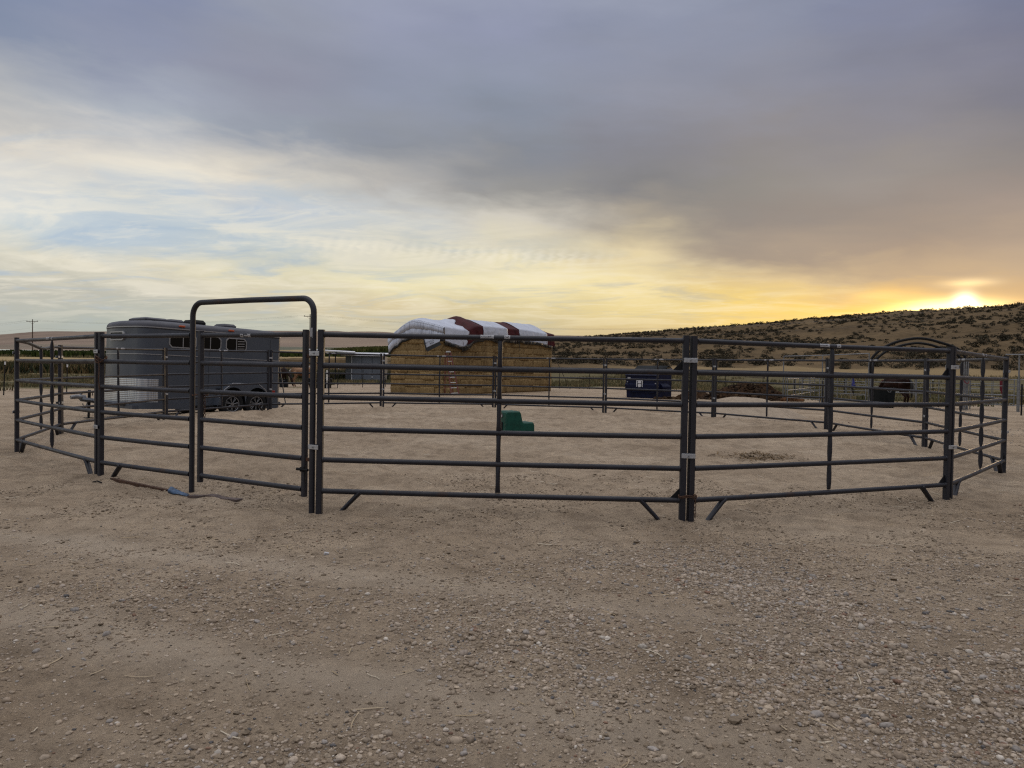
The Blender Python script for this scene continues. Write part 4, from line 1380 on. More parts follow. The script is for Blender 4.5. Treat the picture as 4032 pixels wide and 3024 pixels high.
# ------------------------------------------------------------------ dumpster
def dumpster():
    p = gpt(2590, 1570)
    th = R(-39)
    root = thing('dumpster', (p.x, p.y, p.z - 0.03), th, 'navy blue dumpster with a white emblem on its front', 'dumpster')
    W, D, hf, hb = 2.02, 1.6, 1.30, 1.72
    x0 = -W
    # side profile (y back, z): front leans out at the top
    b = MB()
    prof = [(0.10, 0.0), (0.06, 0.45), (-0.08, 0.52), (-0.10, 0.78), (0.0, 0.86), (-0.02, hf), (D, hb), (D, 0.0)]
    b.loft([[(x, y, z) for y, z in prof] for x in (x0, 0.0)], True, True, False)
    b.build('body', 'dumpster', root)
    r = MB()
    for a, c in (((x0 - 0.03, -0.05, hf), (0.03, -0.05, hf)), ((0.0, -0.05, hf), (0.0, D, hb)), ((x0, -0.05, hf), (x0, D, hb))):
        r.tube([a, c], 0.035, 4, smooth=False)
    r.build('rim', 'dumpster', root)
    l = MB()
    zt = lambda y: hf + (hb - hf) * y / D
    l.loft([[(x0 + 0.04, 0.55, zt(0.55) + 0.03), (-0.04, 0.55, zt(0.55) + 0.03), (-0.04, 0.55, zt(0.55) + 0.06), (x0 + 0.04, 0.55, zt(0.55) + 0.06)],
            [(x0 + 0.04, D * 0.8, zt(D) + 0.10), (-0.04, D * 0.8, zt(D) + 0.10), (-0.04, D * 0.8, zt(D) + 0.14), (x0 + 0.04, D * 0.8, zt(D) + 0.14)],
            [(x0 + 0.04, D, zt(D) + 0.02), (-0.04, D, zt(D) + 0.02), (-0.04, D, zt(D) + 0.05), (x0 + 0.04, D, zt(D) + 0.05)]], True, True, True)
    l.build('lid', 'black_plastic', root)
    o = MB(); o.quad((x0 + 0.05, 0.02, zt(0.02) + 0.004), (-0.05, 0.02, zt(0.02) + 0.004), (-0.05, 0.56, zt(0.56) + 0.006), (x0 + 0.05, 0.56, zt(0.56) + 0.006)); o.build('opening_shade', 'ink', root)  # black sheet on the closed top, painting the shaded inside
    s = MB()
    s.loft([[(0.0, y, z) for y, z in ((0.25, 0.86), (1.05, 0.86), (1.05, 0.62), (0.25, 0.62))], [(0.20, y, z) for y, z in ((0.20, 0.70), (1.12, 0.70), (1.12, 0.60), (0.20, 0.60))]], True, True, False)
    s.build('fork_pocket', 'dumpster', root)
    s = MB(); s.box((x0 / 2, 0.035, 0.36), (W * 0.8, 0.06, 0.05), bev=0.01); s.build('rib', 'dumpster', root)
    e = MB()
    cx, cz = -1.10, 0.835
    yf = -0.075
    def plate(pts):
        n = len(e.v)
        e.v += [(cx + a * 0.195, yf + 0.02, cz + q * 0.19) for a, q in pts] + [(cx + a * 0.195, yf - 0.03, cz + q * 0.19) for a, q in pts]
        k = len(pts)
        e.face([n + k + i for i in range(k)]); e.face([n + i for i in range(k)][::-1])
        for i in range(k):
            e.face((n + i, n + (i + 1) % k, n + k + (i + 1) % k, n + k + i))
    plate([(-1, -1), (-.8, -.8), (-.8, .8), (-.45, .8), (-.45, 1), (-1, 1)])
    plate([(1, -1), (1, 1), (.45, 1), (.45, .8), (.8, .8), (.8, -.8)])
    plate([(-.5, .08), (.5, .08), (.5, .7), (.3, 1), (-.3, 1), (-.5, .7)])
    plate([(-.5, -.1), (-.5, -.7), (-.3, -1), (.3, -1), (.5, -.7), (.5, -.1)])
    e.build('emblem', 'white_paint', root)
    t = MB(); t.box((x0 + 0.22, -0.035, hf - 0.17), (0.18, 0.03, 0.12)); t.build('notice', 'sticker', root)
    t = MB()
    for x, z in ((x0 + 0.14, 0.93), (-0.12, 0.86), (-0.12, 1.05)):
        t.box((x, -0.06, z), (0.045, 0.08, 0.055))
    t.build('reflector', 'sticker', root)
dumpster()

# ------------------------------------------------------------------ heaps
def heap(name, mat, center, rx, ry, h, seed, label, cat, rough=0.15, scale=0.35, extra=None):
    n, m = 70, 44
    V, Fq = [], []
    for i in range(n):
        for j in range(m + 1):
            a = 2 * math.pi * i / n; r = j / m
            lob = 1 + 0.22 * (float(vnoise(np.array(3 * math.cos(a) + 5), np.array(3 * math.sin(a) + seed), seed)) - 0.5) * 2
            x = center.x + rx * r * lob * math.cos(a); y = center.y + ry * r * lob * math.sin(a)
            z = h * (1 - r ** 1.7) ** 1.15 if r < 1 else 0
            V.append((x, y, z, r))
    A = np.array(V)
    nz = fbm(A[:, 0] / scale, A[:, 1] / scale, seed, 4) - 0.5
    nz2 = fbm(A[:, 0] / 1.3, A[:, 1] / 1.3, seed + 9, 2) - 0.5
    Z = A[:, 2] * (1 + 0.9 * nz2) + nz * rough * 2 * np.clip((1 - A[:, 3]) * 4, 0, 1)
    Z = center.z + np.maximum(Z, 0) - 0.05 * (A[:, 3] > 0.97)
    for i in range(n):
        i2 = (i + 1) % n
        for j in range(m):
            Fq.append((i * (m + 1) + j, i2 * (m + 1) + j, i2 * (m + 1) + j + 1, i * (m + 1) + j + 1))
    o = np_mesh(name, np.stack([A[:, 0], A[:, 1], Z], -1), np.array(Fq), mat, None, False)
    tag(o, label, cat)
    return o
def lumps(center, rx, ry, h, n, pal, name, label, cat, s0):
    bv, bf = ico(1); V = []; C = []
    a = rng.uniform(0, 2 * np.pi, n); r = np.sqrt(rng.uniform(0, 1, n))
    x = center.x + rx * r * np.cos(a); y = center.y + ry * r * np.sin(a); z = center.z + h * (1 - r ** 1.7) ** 1.15
    s = s0 * np.exp(rng.normal(0, 0.5, n))
    P = bv[None] * (1 + rng.normal(0, 0.3, (n, 12, 1))) * s[:, None, None]
    V = (P + np.stack([x, y, z], -1)[:, None, :]).reshape(-1, 3)
    Fq = (bf[None] + (np.arange(n) * 12)[:, None, None]).reshape(-1, 3)
    C = np.repeat(np.array(pal)[rng.integers(0, len(pal), n)] * rng.uniform(0.6, 1.3, (n, 1)), 12, 0)
    o = np_mesh(name, V, Fq, 'plant', C, False)
    tag(o, label, cat, kind='stuff')
mc = gpt(2955, 1576)
mc.y += 0.9; mc.z -= 0.02
heap('manure_pile', 'manure', mc, 2.5, 1.7, 0.86, 3, 'big dark brown manure pile beyond the far right of the pen', 'pile', 0.16)
mc2 = gpt(2752, 1568)
heap('manure_pile', 'manure', mc2 + Vector((0, 0.4, -0.02)), 1.3, 0.9, 0.42, 8, 'low dark manure spread between the dumpster and the big pile', 'pile', 0.12)
BR = [(0.052, 0.028, 0.014), (0.036, 0.020, 0.010), (0.022, 0.013, 0.008), (0.072, 0.042, 0.021)]
lumps(mc + Vector((0, 0, 0.0)), 2.5, 1.7, 0.88, 1500, BR, 'manure_clods', 'brown clods on and around the manure pile', 'manure', 0.05)
lumps(gpt(2660, 1572), 1.2, 0.5, 0.08, 300, BR, 'wood_chips', 'brown chips scattered beside the dumpster', 'chips', 0.045)
lumps(gpt(3120, 1580), 0.6, 0.4, 0.2, 260, [(0.15, 0.07, 0.03), (0.11, 0.05, 0.02)], 'chip_heap', 'small orange-brown heap right of the manure pile', 'chips', 0.05)
sc_ = Vector((6.85, 21.9, float(gz0(6.85, 21.9)) - 0.02))
heap('sand_heap', 'ground', sc_, 1.9, 1.5, 0.52, 21, 'pale heap of sand just outside the far right of the pen', 'heap', 0.04, 0.5)

# ------------------------------------------------------------------ simple rail panels and fences in the background
def rail_panel(name, a, b, zs, mat, label, cat='corral panel', group=None, pr=0.024, rr=0.017, mids=1, post_h=None, leg=0.05):
    a = Vector(a); b = Vector(b)
    d = b - a; L = d.length
    root = thing(name, a, 0, label, cat, group)
    h = post_h or max(zs) + 0.03
    for t in (0.0, 1.0):
        m1 = MB(); q = d * t; m1.tube([q + Vector((0, 0, -leg)), q + Vector((0, 0, h))], pr, 8); m1.build('post', mat, root)
    for z in zs:
        m1 = MB(); m1.tube([Vector((0, 0, z)), d + Vector((0, 0, z))], rr, 8); m1.build('rail', mat, root)
    for k in range(mids):
        q = d * ((k + 1) / (mids + 1))
        m1 = MB(); m1.tube([q + Vector((0, 0, min(zs))), q + Vector((0, 0, max(zs)))], rr * 0.9, 6); m1.build('upright', mat, root)
    return root

GP = 'galvanised pen panels'
Z5 = [0.18, 0.46, 0.74, 1.02, 1.30]
# tall galvanised frame with low gates
fa, fb, fc = gat(3085, 40.0), gat(3238, 37.0), gat(3421, 33.6)
root = thing('tall_gate_frame', fa, 0, 'tall galvanised frame of three posts and a thin top bar beyond the far panel', 'gate frame')
for q in (fa, fb, fc):
    m1 = MB(); m1.tube([q - fa + Vector((0, 0, -0.05)), q - fa + Vector((0, 0, 2.42))], 0.030, 8); m1.build('post', 'galv', root)
for q0, q1 in ((fa, fb), (fb, fc)):
    m1 = MB(); m1.tube([q0 - fa + Vector((0, 0, 2.40)), q1 - fa + Vector((0, 0, 2.40))], 0.026, 8); m1.build('top_bar', 'galv', root)
rail_panel('corral_panel', fa + Vector((0.12, 0, 0)), fb - Vector((0.12, 0, 0)), [0.2, 0.62, 1.25, 1.33], 'galv', 'galvanised gate panel right of the manure pile under the tall frame', group=GP, mids=3)
rail_panel('corral_panel', fb + Vector((0.12, 0, 0)), fc - Vector((0.12, 0, 0)), [0.2, 0.55, 1.0, 1.33], 'galv', 'galvanised gate panel with the blue bag hanging on it', group=GP, mids=2)
rail_panel('corral_panel', gat(3102, 37.5), gat(3209, 47.0), [0.35, 0.62, 0.90, 1.20], 'galv', 'bright galvanised panel slanting away behind the tall frame', group=GP, mids=3, rr=0.022)
rail_panel('corral_panel', gat(3150, 47), gat(3330, 46), Z5, 'galv', 'distant galvanised panel behind the slanting one', group=GP, mids=2)
rail_panel('corral_panel', gat(3335, 46), gat(3600, 44), Z5, 'galv', 'distant galvanised panel behind the bay horse', group=GP, mids=2)
rail_panel('corral_panel', gat(3605, 44), gat(3790, 42), Z5, 'galv', 'distant galvanised panel between the bay horse and the stacked panels', group=GP, mids=2)
rail_panel('corral_panel', fc + Vector((0.1, -0.05, 0)), gat(3607, 33.2), [0.15, 0.66, 1.12, 1.36], 'galv', 'near galvanised panel in front of the bay horse', group=GP, mids=0)
rail_panel('corral_panel', gat(3610, 33.2), gat(3788, 32.6), [0.15, 0.66, 1.12, 1.36], 'galv', 'near galvanised panel right of the bay horse', group=GP, mids=1)
rail_panel('corral_panel', gat(3820, 38.5), gat(3995, 37.5), [0.1, 0.38, 0.55, 0.82, 1.08, 1.30], 'galv', 'galvanised panel with the dark red rope hung on it', group=GP, mids=1)
rail_panel('corral_panel', gat(3822, 33.0), gat(4008, 30.6), [0.25, 0.66, 1.05, 1.32], 'galv', 'near galvanised panel at the right edge, left of the tall post', group=GP, mids=1)
rail_panel('corral_panel', gat(4016, 30.4), gat(4330, 29.4), [0.25, 0.66, 1.05, 1.32], 'galv', 'near galvanised panel running out of the right edge', group=GP, mids=1)
for k, (lab, px) in enumerate((('leftmost of four galvanised panels stacked edge-on beneath the black arch', 3788), ('second of the four upright panels stacked edge-on beneath the black arch', 3796),
                               ('third of the four upright panels stacked edge-on beneath the black arch', 3804), ('rightmost of the four upright panels stacked edge-on beneath the black arch', 3812))):
    rail_panel('corral_panel', gat(px, 31.0), gat(px - 1, 33.6), [0.15, 0.6, 1.05, 1.5, 2.02], 'galv', lab, group=GP, mids=1, pr=0.028)
# tall frame at the right edge
fa, fb = gat(4012, 30.4), gat(4240, 29.5)
root = thing('tall_gate_frame', fa, 0, 'tall galvanised frame at the right edge with a bar at the top', 'gate frame')
for q in (fa, fb):
    m1 = MB(); m1.tube([q - fa + Vector((0, 0, -0.05)), q - fa + Vector((0, 0, 2.36))], 0.032, 8); m1.build('post', 'galv', root)
m1 = MB(); m1.tube([Vector((-0.5, 0.1, 2.34)), fb - fa + Vector((0, 0, 2.34))], 0.026, 8); m1.build('top_bar', 'galv', root)

# black arched shelter frame
def arch():
    D = 33.0
    root = thing('shelter_arch', gat(3610, D), 0, 'black double-hoop shelter frame arching over the galvanised pen', 'shelter frame')
    o = root.location
    def hoop(dx, dy, dd, half):
        pts_px = [(3428, 1470), (3429, 1425), (3440, 1402), (3474, 1372), (3520, 1350), (3565, 1338), (3612, 1332), (3660, 1337), (3700, 1348), (3745, 1362), (3778, 1378), (3796, 1398), (3806, 1430), (3808, 1470)]
        pts = [at(3615 + (x - 3615) * half + dx, y + dy, D + dd) - o for x, y in pts_px]
        # smooth
        out = []
        for i in range(len(pts) - 1):
            for k in range(3):
                t = k / 3
                p0, p1, p2, p3 = pts[max(0, i - 1)], pts[i], pts[i + 1], pts[min(len(pts) - 1, i + 2)]
                out.append(0.5 * ((2 * p1) + (p2 - p0) * t + (2 * p0 - 5 * p1 + 4 * p2 - p3) * t * t + (3 * p1 - p0 - 3 * p2 + p3) * t ** 3))
        out.append(pts[-1])
        m1 = MB(); m1.tube(out, 0.052, 8, True, 0.06); m1.build('hoop', 'blackmetal', root)
        for p in (out[0], out[-1]):
            g = Vector((p.x, p.y, 0)); 
            m2 = MB(); m2.tube([p + Vector((0, 0, 0.05)), Vector((p.x, p.y, -0.05))], 0.030, 8); m2.build('post', 'galv', root)
    hoop(0, 0, 0, 1.0)
    hoop(-2, 19, 2.6, 0.955)
    for a in ((3430, 1440), (3806, 1440)):
        m1 = MB()
        for k in range(3):
            p = at(a[0] + 4 * k - 3, a[1], D - 0.05) - o
            m1.tube([p, p + Vector((0.02, 0, -0.2)), p + Vector((-0.02 + 0.02 * k, 0, -0.34 - 0.05 * k))], [0.03, 0.018, 0.012], 6)
        m1.build('loose_strap', 'blackmetal', root)
arch()

# tub beside the bay horse
def tub(px0, px1, ptop, pbot, depth, label, taper, name='feed_tub', sq=True):
    c = gat((px0 + px1) / 2, depth)
    w = (px1 - px0) / F_PX * depth; h = (pbot - ptop) / F_PX * depth
    root = thing(name, c, R(12), label, 'tub')
    m1 = MB()
    k = 20
    def rg(r, z):
        out = []
        for j in range(k):
            q = 2 * math.pi * j / k
            e = 0.35 if sq else 1.0
            out.append((r * math.copysign(abs(math.cos(q)) ** e, math.cos(q)), r * math.copysign(abs(math.sin(q)) ** e, math.sin(q)), z))
        return out
    r1 = w / 2
    m1.loft([rg(r1 * taper, -0.02), rg(r1, h), rg(r1 * 1.03, h), rg(r1 * 1.03, h + 0.02), rg(r1 * 0.94, h + 0.02), rg(r1 * 0.92, h * 0.4)], True, True, False)
    m1.build('shell', 'black_plastic', root)
    m1 = MB(); m1.tube([(-0.1, -r1 * 1.02, h * 0.9), (-0.05, -r1 * 1.08, h * 0.8), (0.05, -r1 * 1.08, h * 0.8), (0.1, -r1 * 1.02, h * 0.9)], 0.012, 6); m1.build('handle', 'galv', root)
    return root
tub(3437, 3514, 1536, 1614, 32.6, 'large square black tub in front of the bay horse', 0.86)
tub(1100, 1136, 1498, 1530, 53.5, 'black rubber tub on the ground behind the trailer by the dark horse', 0.95, sq=False)
def stock_tank():
    c = gat(1262, 53.0); 
    root = thing('stock_tank', c, 0, 'round black stock tank on the ground between gate and shed', 'water tank')
    m1 = MB(); k = 28
    def rg(r, z): return [(r * math.cos(2 * math.pi * j / k), r * math.sin(2 * math.pi * j / k), z) for j in range(k)]
    m1.loft([rg(0.72, -0.02), rg(0.76, 0.15), rg(0.79, 0.35), rg(0.81, 0.62), rg(0.85, 0.66), rg(0.82, 0.70), rg(0.78, 0.66), rg(0.75, 0.3)], True, True, True)
    m1.build('shell', 'black_plastic', root)
    m1 = MB()
    for j in range(14):
        q = 2 * math.pi * j / 14; m1.tube([(0.74 * math.cos(q), 0.74 * math.sin(q), 0.02), (0.82 * math.cos(q), 0.82 * math.sin(q), 0.6)], 0.022, 6)
    m1.build('rib', 'black_plastic', root)
stock_tank()
c = gat(1288, 52.0); m1 = MB(); m1.tube([c + Vector((0, 0, 0.55)), c + Vector((0, 0, 1.28))], 0.06, 10)
m1.tube([c + Vector((0, 0, -0.05)), c + Vector((0, 0, 0.56))], 0.03, 8)
tag(m1.build('pipe', 'pvc'), 'white plastic standpipe rising beside the stock tank', 'pipe')

# hanging things
c = at(3360, 1490, 34.6)
m1 = MB(); m1.tube([c, c + Vector((0.0, 0, -0.08)), c + Vector((0.01, 0, -0.2)), c + Vector((0.02, 0, -0.36))], [0.03, 0.04, 0.06, 0.09], 10)
tag(m1.build('hanging_bag', 'blue'), 'bright blue bag hanging on the galvanised gate', 'bag')
c = at(3352, 1526, 34.6)
m1 = MB()
for k in range(3):
    m1.tube([c + Vector((0.03 * k, 0, 0)), c + Vector((0.05 * k + 0.03, 0, -0.12)), c + Vector((0.08 + 0.02 * k, 0, -0.28 - 0.05 * k))], 0.014, 6)
tag(m1.build('halter', 'blackmetal'), 'dark halter hanging below the blue bag', 'halter')
c = at(3940, 1490, 36.8)
m1 = MB()
for k in range(4):
    m1.tube([c + Vector((0.03 * k - 0.02, 0, 0)), c + Vector((0.04 * k - 0.03, -0.02, -0.35)), c + Vector((0.05 * k + 0.0, 0, -0.62 - 0.12 * (k % 3)))], 0.02, 6)
tag(m1.build('rope', 'redrope'), 'dark red rope hanging in loops on the right galvanised panel', 'rope')
m1 = MB(); m1.tube([at(3795, 1497, 30.9), at(3800, 1506, 30.85), at(3810, 1511, 30.85), at(3816, 1503, 30.9)], 0.018, 6)
tag(m1.build('strap', 'redrope'), 'red strap tied round the stacked upright panels', 'strap')

# ------------------------------------------------------------------ T posts and wire fence
def tpost(px, ptop, pbot, label, cap=False, lean=0.0):
    b = gpt(px, pbot)
    h = (pbot - ptop) / F_PX * b.y
    root = thing('fence_post', b, 0, label, 'fence post', 'steel T posts')
    m1 = MB(); m1.tube([(0, 0, -0.1), (lean * h, 0, h)], 0.026, 6); m1.build('stake', 'blackmetal', root)
    if cap:
        m1 = MB(); m1.tube([(lean * h, 0, h - 0.02), (lean * h * 1.05, 0, h + 0.12)], 0.035, 8); m1.build('cap', 'white_paint', root)
    return root
tpost(14, 1434, 1556, 'dark stake with a white cap at the left edge of the photo', True, 0.05)
tpost(262, 1444, 1552, 'dark stake with a white cap between the left back panels', True, 0.03)
tpost(323, 1426, 1470, 'thin stake in the weeds just left of the trailer')
tpost(124, 1428, 1470, 'thin stake in the weeds below the utility pole')
tpost(1328, 1452, 1529, 'leaning dark stake between the stock tank and the shed', True, 0.06)
tpost(1427, 1455, 1526, 'dark stake standing in front of the shed doors', False, 0.03)
tpost(1518, 1457, 1523, 'dark stake between the shed and the haystack', False, 0.02)
tpost(2203, 1470, 1530, 'dark stake right beside the tie-down strap of the haystack')
tpost(2320, 1472, 1533, 'dark stake between the haystack and the dumpster')
tpost(2446, 1473, 1522, 'dark stake just left of the dumpster')
tpost(2856, 1478, 1534, 'dark stake standing in the grass behind the left of the manure pile', True)
tpost(3004, 1482, 1524, 'dark stake in the grass behind the right of the manure pile')
tpost(3128, 1478, 1560, 'dark stake inside the slanting galvanised panel')
tpost(3161, 1480, 1560, 'dark stake next to the right post of the slanting panel')
tpost(3238, 1500, 1604, 'dark stake against the middle post of the tall frame')
tpost(3324, 1494, 1566, 'dark stake left of the blue bag')
tpost(3672, 1497, 1570, 'dark stake behind the galvanised panel right of the bay horse', True)
tpost(3861, 1500, 1556, 'dark stake with a pale cap left of the red rope', True)
tpost(4021, 1512, 1636, 'dark stake at the right edge beside the tall galvanised post')

# distant pipe fence between haystack and dumpster
zs = [0.35, 0.65, 0.95, 1.25, 1.5]
fp = [gat(2150, 92), gat(2235, 90), gat(2330, 88), gat(2430, 86), gat(2520, 84)]
for k, (a, b) in enumerate(zip(fp[:-1], fp[1:])):
    rail_panel('pipe_fence', a, b, zs, 'blackmetal', ['dark distant pipe fence behind the tie-down strap', 'dark distant pipe fence in the grass right of the haystack', 'dark distant pipe fence halfway from haystack to dumpster', 'dark distant pipe fence just left of the dumpster'][k], 'fence', 'distant dark pipe fences', 0.045, 0.03, 3)
for k, (a, b, lab) in enumerate(((gat(2660, 88), gat(2790, 86), 'distant post and rail fence right of the dumpster'), (gat(2800, 86), gat(3010, 80), 'distant post and rail fence behind the manure pile'),)):
    rail_panel('pipe_fence', a, b, [0.9, 1.3], 'wood', lab, 'fence', 'distant dark pipe fences', 0.07, 0.04, 2)

# ------------------------------------------------------------------ shed
def shed():
    D = 76.0
    c = at(1445, hor(1445), D); c.z = float(gz0(c.x, c.y))
    root = thing('shed', c, 0, 'grey panelled shed with a thin white roof left of the haystack', 'shed')
    def P(px, py, dd=0.0): return at(px, py, D + dd) - c
    zb = -0.15
    x0, x1 = P(1384, 1444).x, P(1506, 1444).x
    h = P(1445, 1402).z
    b = MB(); b.box(((x0 + x1) / 2, 1.5, (h + zb) / 2), (x1 - x0, 3.0, h - zb)); b.build('wall', 'shed', root)
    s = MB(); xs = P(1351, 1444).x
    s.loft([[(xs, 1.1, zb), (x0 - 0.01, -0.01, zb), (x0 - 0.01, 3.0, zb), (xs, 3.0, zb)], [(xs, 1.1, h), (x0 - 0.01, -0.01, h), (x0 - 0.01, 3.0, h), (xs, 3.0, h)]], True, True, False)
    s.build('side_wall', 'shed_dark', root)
    r = MB()
    r.loft([[(xs - 0.2, -0.3, h + 0.02), (x1 + 0.15, -0.3, h + 0.0), (x1 + 0.15, 3.2, h + 0.32), (xs - 0.2, 3.2, h + 0.34)], [(xs - 0.2, -0.3, h + 0.10), (x1 + 0.15, -0.3, h + 0.08), (x1 + 0.15, 3.2, h + 0.40), (xs - 0.2, 3.2, h + 0.42)]], True, True, False)
    r.build('roof', 'white_paint', root)
    for k in range(1, 3):
        m1 = MB(); x = x0 + (x1 - x0) * k / 3; m1.box((x, -0.012, (h + zb) / 2), (0.05, 0.02, h - zb)); m1.build('batten', 'shed_dark', root)
    m1 = MB(); m1.box(((x0 + x1) / 2, -0.014, h * 0.62), (x1 - x0, 0.02, 0.04)); m1.build('batten', 'shed_dark', root)
    m1 = MB(); m1.box((x0 + 0.03, -0.02, (h + zb) / 2), (0.07, 0.03, h - zb)); m1.build('corner_trim', 'white_paint', root)
    for z in (0.5, 1.4):
        m1 = MB(); m1.box((x0 + (x1 - x0) * 0.67, -0.03, z), (0.08, 0.03, 0.14)); m1.build('latch', 'white_paint', root)
    # open lean-to roof to the left
    a, b_, e, f = P(1212, 1379, -3), P(1398, 1391, -1), P(1398, 1387, 4), P(1212, 1377, 4)
    t = Vector((0, 0, 0.10))
    m1 = MB(); m1.loft([[a, b_, e, f], [a + t, b_ + t, e + t, f + t]], True, True, False); m1.build('lean_to_roof', 'white_paint', root)
    for q in (a + Vector((0.3, 0.3, 0)), Vector((P(1318, 1385, -2).x, P(1318, 1385, -2).y + 0.3, P(1318, 1386, -2).z))):
        m1 = MB(); m1.tube([Vector((q.x, q.y, -0.4)), Vector((q.x, q.y, q.z + 0.03))], 0.06, 8); m1.build('post', 'blackmetal', root)
shed()

# ------------------------------------------------------------------ horses
def horse(loc, heading, H, head_down, coat, mane, tail, label, lift=0.0):
    root = thing('horse', loc, heading, label, 'horse')
    k = H / 1.5
    mb = MB()
    def tube(pts, r, r2=None, seg=12):
        mb.tube([Vector(p) * k for p in pts], [a * k for a in r], seg, True, None if r2 is None else [a * k for a in r2])
    # trunk: deep chest narrowing to the flank, croup and breast
    sx = [-0.80, -0.74, -0.60, -0.38, -0.10, 0.18, 0.42, 0.60, 0.70]
    sz = [1.16, 1.17, 1.20, 1.17, 1.10, 1.09, 1.13, 1.17, 1.18]
    sy = [0.05, 0.17, 0.265, 0.275, 0.285, 0.285, 0.245, 0.175, 0.07]
    sr = [0.08, 0.20, 0.295, 0.29, 0.305, 0.325, 0.335, 0.26, 0.12]
    rings = []
    for x, z, a, b in zip(sx, sz, sy, sr):
        rings.append([Vector((x * k, a * math.cos(q) * k, (z + b * math.sin(q)) * k)) for q in [2 * math.pi * j / 18 for j in range(18)]])
    mb.loft(rings, True, True, True)
    tube([(0.30, 0, 1.33), (0.44, 0, 1.42), (0.56, 0, 1.38)], [0.10, 0.11, 0.10])          # withers
    # neck and head
    if head_down:
        nk = [(0.42, 0, 1.22), (0.70, 0, 1.14), (0.92, 0, 0.92), (1.06, 0, 0.66)]
        hd = [(1.03, 0, 0.70), (1.10, 0, 0.56), (1.16, 0, 0.36), (1.19, 0, 0.16), (1.19, 0, 0.09)]
        pol = Vector((1.00, 0, 0.76)); ear = Vector((-0.03, 0, 0.12))
    else:
        nk = [(0.40, 0, 1.22), (0.62, 0, 1.38), (0.82, 0, 1.58), (0.96, 0, 1.74)]
        hd = [(0.94, 0, 1.76), (1.06, 0, 1.70), (1.22, 0, 1.55), (1.38, 0, 1.38), (1.44, 0, 1.31)]
        pol = Vector((0.93, 0, 1.84)); ear = Vector((0.03, 0, 0.12))
    tube(nk, [0.26, 0.20, 0.145, 0.11], [0.15, 0.115, 0.085, 0.07])
    tube(hd, [0.095, 0.125, 0.105, 0.072, 0.045], [0.080, 0.092, 0.078, 0.060, 0.04])
    for s in (-1, 1):
        e0 = pol + Vector((0, s * 0.06, 0))
        tube([tuple(e0), tuple(e0 + ear * 0.5 + Vector((0, s * 0.012, 0))), tuple(e0 + ear + Vector((0, s * 0.01, 0)))], [0.028, 0.026, 0.008])
    # legs
    def fore(y, dx):
        tube([(0.44, y, 1.02), (0.47 + dx * 0.2, y, 0.84), (0.48 + dx * 0.6, y, 0.66), (0.49 + dx, y, 0.50), (0.485 + dx, y, 0.44), (0.48 + dx * 1.1, y, 0.24), (0.47 + dx * 1.15, y, 0.12), (0.50 + dx * 1.2, y, 0.06), (0.51 + dx * 1.2, y, 0.0)],
             [0.17, 0.12, 0.082, 0.066, 0.060, 0.043, 0.050, 0.052, 0.066], [0.10, 0.085, 0.066, 0.056, 0.050, 0.036, 0.044, 0.048, 0.058])
    def hind(y, dx):
        tube([(-0.55, y, 1.12), (-0.50 + dx * 0.2, y, 0.93), (-0.47 + dx * 0.4, y, 0.77), (-0.60 + dx * 0.7, y, 0.62), (-0.72 + dx, y, 0.50), (-0.71 + dx, y, 0.44), (-0.67 + dx, y, 0.26), (-0.66 + dx, y, 0.13), (-0.62 + dx, y, 0.06), (-0.60 + dx, y, 0.0)],
             [0.24, 0.20, 0.15, 0.098, 0.074, 0.064, 0.047, 0.052, 0.054, 0.068], [0.14, 0.125, 0.10, 0.075, 0.056, 0.050, 0.038, 0.045, 0.048, 0.058])
    fore(0.15, 0.03); fore(-0.15, -0.07); hind(0.16, 0.0); hind(-0.16, 0.14)
    b = mb.build('body', coat, root)
    md = b.modifiers.new('skin', 'REMESH'); md.mode = 'VOXEL'; md.voxel_size = 0.026 * k; md.use_smooth_shade = True
    sm = b.modifiers.new('soft', 'SMOOTH'); sm.factor = 0.5; sm.iterations = 4
    m1 = MB()
    m1.tube([Vector(p) * k for p in ((-0.78, 0, 1.30), (-0.88, 0, 1.20), (-0.92, 0.01, 0.95), (-0.93, 0.02, 0.68), (-0.91, 0.02, 0.45))], [0.035 * k, 0.055 * k, 0.075 * k, 0.06 * k, 0.015 * k], 8)
    m1.build('tail', tail, root)
    m1 = MB()
    pts = [Vector(p) for p in nk]
    for i in range(14):
        t = i / 13 * 2.999; a = int(t); f = t - a
        c = pts[a] * (1 - f) + pts[a + 1] * f
        d = (pts[a + 1] - pts[a]).normalized(); up = Vector((-d.z, 0, d.x)); up = up if up.z > 0 or head_down and up.x < 0 or not head_down else up
        up = Vector((-d.z, 0, d.x)) if not head_down else Vector((-d.z, 0, d.x))
        rr_ = [0.26, 0.20, 0.145, 0.11]; r0 = rr_[a] * (1 - f) + rr_[a + 1] * f
        top = c + up * (r0 - 0.01)
        m1.tube([top * k, (top + Vector((0, -0.07, 0.0)) + up * 0.0) * k, (top + Vector((0.0, -0.13, 0)) - up * 0.16) * k], [0.035 * k, 0.03 * k, 0.012 * k], 6)
    m1.build('mane', mane, root)
    return root
h1 = gat(1172, 56.0); h1.x += 0.35
horse(h1, R(12), 1.50, False, 'palomino', 'mane_white', 'mane_white', 'pale palomino horse standing behind the gate, rump to the left')
h2 = gat(1098, 55.0)
horse(h2, R(-12), 1.42, True, 'chestnut', 'mane_black', 'mane_black', 'dark chestnut horse grazing with lowered head beside the trailer rear')
h3 = gat(3532, 34.0)
h3 = gat(3530, 34.4)
horse(h3, R(108), 1.46, True, 'bay', 'mane_sunlit', 'mane_black', 'dark bay horse with head down behind the square black tub')

